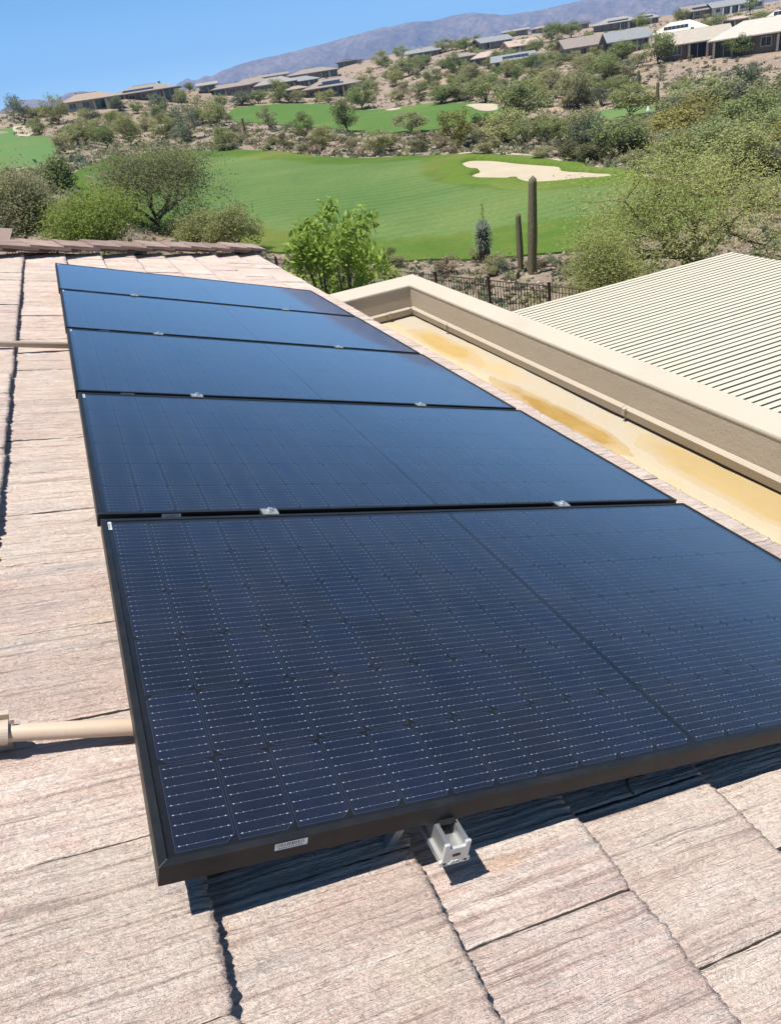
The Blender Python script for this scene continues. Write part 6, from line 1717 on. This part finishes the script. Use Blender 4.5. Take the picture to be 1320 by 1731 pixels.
def stones():
    V, F = [], []; c = 0; tries = 0
    base = np.array([(1, 0, 0), (0, 1, 0), (-1, 0, 0), (0, -1, 0), (0, 0, .75), (0, 0, -.5)]); fc = [(0, 1, 4), (1, 2, 4), (2, 3, 4), (3, 0, 4), (1, 0, 5), (2, 1, 5), (3, 2, 5), (0, 3, 5)]
    while c < 1900 and tries < 20000:
        tries += 1
        a = math.radians(rg_.uniform(-3, 51)); d = 24*(330/24)**(rg_.random()**.8); x = CAM[0]+d*math.sin(a); y = CAM[1]+d*math.cos(a)
        if not free(x, y): continue
        s = rg_.uniform(.06, .2) if d < 60 else rg_.uniform(.12, .36); q = base*(1+rg_.uniform(-.35, .35, (6, 1)))*s
        ang = rg_.uniform(0, 6.28); R_ = np.array([[math.cos(ang), -math.sin(ang), 0], [math.sin(ang), math.cos(ang), 0], [0, 0, 1]])
        V += list(q@R_.T+np.array([x, y, terrain(x, y)+s*.15])); F += [tuple(c*6+i for i in t) for t in fc]; c += 1
    tag(obj('desert_stones', mesh_np('desert_stones', V, F, M['stone'])), 'loose pale stones scattered over the desert ground', 'stones', None, 'stuff')
stones()

# ------------------------------------------------------------------ far houses
def mat_roof(name, col):
    t = NT(name); c = t.coord()
    w = t.n('ShaderNodeTexWave', {'Vector': c, 'Scale': 1.6, 'Distortion': .6}, bands_direction='Z').outputs[0]
    nz = t.noise(c, 1.2, 5, .65); r = t.rnd()
    cc = t.mix(nz, tuple(v*.75 for v in col), tuple(min(.8, v*1.2) for v in col)); cc = t.mix(t.math('MULTIPLY', w, .25), cc, tuple(v*.6 for v in col))
    return t.done(t.principled(cc, .9, 0, None, .15))
ROOFC = {k: mat_roof('far roof '+k, c) for k, c in dict(peach=(.30, .24, .195), brown=(.25, .215, .19), grey=(.27, .255, .24), slate=(.225, .235, .245), dark=(.10, .09, .09), pink=(.40, .32, .275), beige=(.37, .33, .28), pale=(.46, .41, .36), cream=(.56, .51, .42)).items()}
WALLC = {k: mat_stucco('far wall '+k, c) for k, c in dict(cream=(.46, .40, .31), tan=(.25, .21, .17), shade=(.17, .14, .115), white=(.66, .63, .57)).items()}  # the shade entry has patio shadow put into the wall colour
M['pane'] = simple('window glass', (.025, .03, .035), .12, 0, .2, 2, spec=.6)
M['wframe'] = simple('window frame', (.55, .52, .47), .6)
M['pv'] = simple('far solar array', (.018, .022, .035), .22, 0, .2, 3, spec=.6)
def far_house(label, x, y, W, H, yaw, rt_, rc, wc, solar):
    z = terrain(x, y); B = empty('hillside_house', (x, y, z), (0, 0, math.radians(yaw))); tag(B, label, 'house', 'houses on the hills around the golf course')
    wh = max(2.3, H*.56); rise = max(.8, H-wh); D = max(6.0, W*.75); ov = 1.1
    y0, y1 = 0.0, D
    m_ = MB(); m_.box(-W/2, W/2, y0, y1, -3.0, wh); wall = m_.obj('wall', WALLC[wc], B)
    m_ = MB(); hx = W/2+ov; th = .22; ym = (y0+y1)/2
    if rt_ == 'hip':
        rl = max(.8, hx-(D/2+ov)*.85)
        e = [(-hx, y0-ov, wh), (hx, y0-ov, wh), (hx, y1+ov, wh), (-hx, y1+ov, wh)]; r0, r1 = (-rl, ym, wh+rise), (rl, ym, wh+rise)
        lowv = [(a, b, c-th) for a, b, c in e]
        m_.add(e+[r0, r1]+lowv, [(0, 1, 5, 4), (1, 2, 5), (2, 3, 4, 5), (3, 0, 4), (0, 6, 7, 1), (1, 7, 8, 2), (2, 8, 9, 3), (3, 9, 6, 0), (6, 9, 8, 7)])
        m_.box(-rl, rl, ym-.12, ym+.12, wh+rise-.05, wh+rise+.06)
    else:
        prof = [(y0-ov, wh-.05), (ym, wh+rise), (y1+ov, wh-.05), (y1+ov, wh-.05-th), (ym, wh+rise-th*1.3), (y0-ov, wh-.05-th)]
        m_.prism(prof, -hx, hx, 'x')
    roof_ = m_.obj('roof', ROOFC[rc], B)
    if rt_ == 'gable':
        g = MB(); g.prism([(y0+.01, wh-.01), (ym, wh+rise-th*1.3-.03), (y1-.01, wh-.01)], -W/2+.005, W/2-.005, 'x'); g.obj('gable_wall', WALLC[wc], B)
    rr = random.Random(int(x*7+y)); slope = rise/(D/2+ov)
    if W > 6:
        c_ = MB(); cx0 = rr.uniform(-.25, .25)*W; c_.box(cx0-.3, cx0+.3, ym+.8, ym+1.4, wh+rise*.5, wh+rise+.35); c_.obj('vent_stack', WALLC[wc], roof_)
    if solar:
        s_ = MB(); n = max(2, int(W*(.5 if rt_ == 'hip' else .7)/1.1)); w0 = -n*1.1/2 + (0 if solar == 2 else rr.uniform(-.1, .1)*W)
        for i in range(n):
            rows = (2 if solar == 1 else (1 if i in (0, n-1) else 3))
            for q in range(rows):
                ya = y0+.25+q*1.05; yb = ya+1.0
                za = wh+slope*(ya-y0+ov)+.09; zb_ = wh+slope*(yb-y0+ov)+.09
                if yb < ym-.2: s_.add([(w0+i*1.1, ya, za), (w0+i*1.1+1.05, ya, za), (w0+i*1.1+1.05, yb, zb_), (w0+i*1.1, yb, zb_)], [(0, 1, 2, 3)])
        if s_.v: s_.obj('solar_array', M['pv'], roof_)
    # windows, patio opening with columns on the side that faces the course
    n = max(2, int(W/3.2)); px = -W/2+W/(2*n)
    pat = rr.randrange(n)
    for i in range(n):
        xc = px+i*W/n
        if i == pat or (n > 3 and i == (pat+1) % n):
            hw = W/n*.42
            p_ = MB(); p_.box(xc-hw, xc+hw, -.03, -.012, .05, wh*.86); f_o = p_.obj('patio_door', M['pane'], B)
            p_ = MB(); p_.box(xc-.04, xc+.04, -.06, -.031, .05, wh*.86); p_.obj('door_frame', M['wframe'], f_o)
            for sx in (-1, 1):
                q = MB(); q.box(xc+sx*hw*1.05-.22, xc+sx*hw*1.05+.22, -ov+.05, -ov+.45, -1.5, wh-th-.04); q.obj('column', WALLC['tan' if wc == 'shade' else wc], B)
        else:
            hw = min(.85, W/n*.3)
            p_ = MB(); p_.box(xc-hw, xc+hw, -.03, -.012, wh*.34, wh*.80); f_o = p_.obj('window', M['pane'], B)
            p_ = MB()
            for a0, a1, b0, b1 in ((xc-hw-.1, xc-hw, wh*.31, wh*.83), (xc+hw, xc+hw+.1, wh*.31, wh*.83), (xc-hw, xc+hw, wh*.80, wh*.83), (xc-hw, xc+hw, wh*.31, wh*.34), (xc-.03, xc+.03, wh*.34, wh*.80)):
                p_.box(a0, a1, -.07, -.031, b0, b1)
            p_.obj('window_frame', M['wframe'], f_o)
    if rt_ == 'gable':
        s = 1 if yaw < 0 else -1
        for sx in (-1, 1):
            p_ = MB(); p_.box(sx*(W/2+.012)-.01, sx*(W/2+.012)+.01, ym-1.1, ym+1.1, wh*.3, wh*.85); p_.obj('window', M['pane'], B)
for h_ in HOUSES: far_house(*h_)
# white tee marker by the far saguaro
mk = MB(); mk.tube([(0, 0, 0), (0, 0, .35), (0, 0, .55), (0, 0, .85), (0, 0, .95)], [.24, .26, .20, .11, .02], 10)
mo = mk.obj('course_marker', simple('white marker paint', (.75, .75, .72), .5), None, True); mo.location = (82.2, 99.3, terrain(82.2, 99.3)); tag(mo, 'small white marker post beside the slim far saguaro', 'marker')
# neighbour's stepped fence and roof edge at the left
for i_, (x0, y0, z0) in enumerate(((-3.4, 33.5, -2.15), (-2.35, 33.0, -2.6), (-1.45, 32.4, -3.0))):
    d_ = (.9, -.45)
    view_fence((x0, y0), d_, 0, 1, 1.0, ['highest', 'middle', 'lowest'][i_]+' step of the brown fence beyond the left end of the hip', 1.3, z0, 'stepped brown fence at the left edge')
nb = empty('neighbour_house', (-5.75, 27.6, -4.35)); tag(nb, 'brown tiled roof corner of the neighbouring house at the left edge', 'house')
m_ = MB(); m_.box(-6, 3.2, -5, 5, -.5, 2.0); m_.obj('wall', M['stucco'], nb)
m_ = MB(); m_.add([(-7, -6, 2.1), (3.9, -6, 2.1), (3.9, 6, 2.1), (-7, 6, 2.1), (-1, 0, 4.0), (-1.5, 0, 4.0)], [(0, 1, 4, 5), (1, 2, 4), (2, 3, 5, 4), (3, 0, 5)])
nr_ = m_.obj('roof', M['cap'], nb)

# ------------------------------------------------------------------ air
hz_ = MB().box(-3500, 9500, -1500, 11500, -110, 620)
t = NT('haze air'); pv = t.n('ShaderNodeVolumePrincipled', {'Color': (.27, .53, 1.0), 'Density': .000095, 'Anisotropy': .0})
t.t.links.new(pv.outputs[0], t.out.inputs['Volume'])
ho = hz_.obj('haze', t.m); tag(ho, 'pale blue haze over the far mountains', 'haze', None, 'stuff')
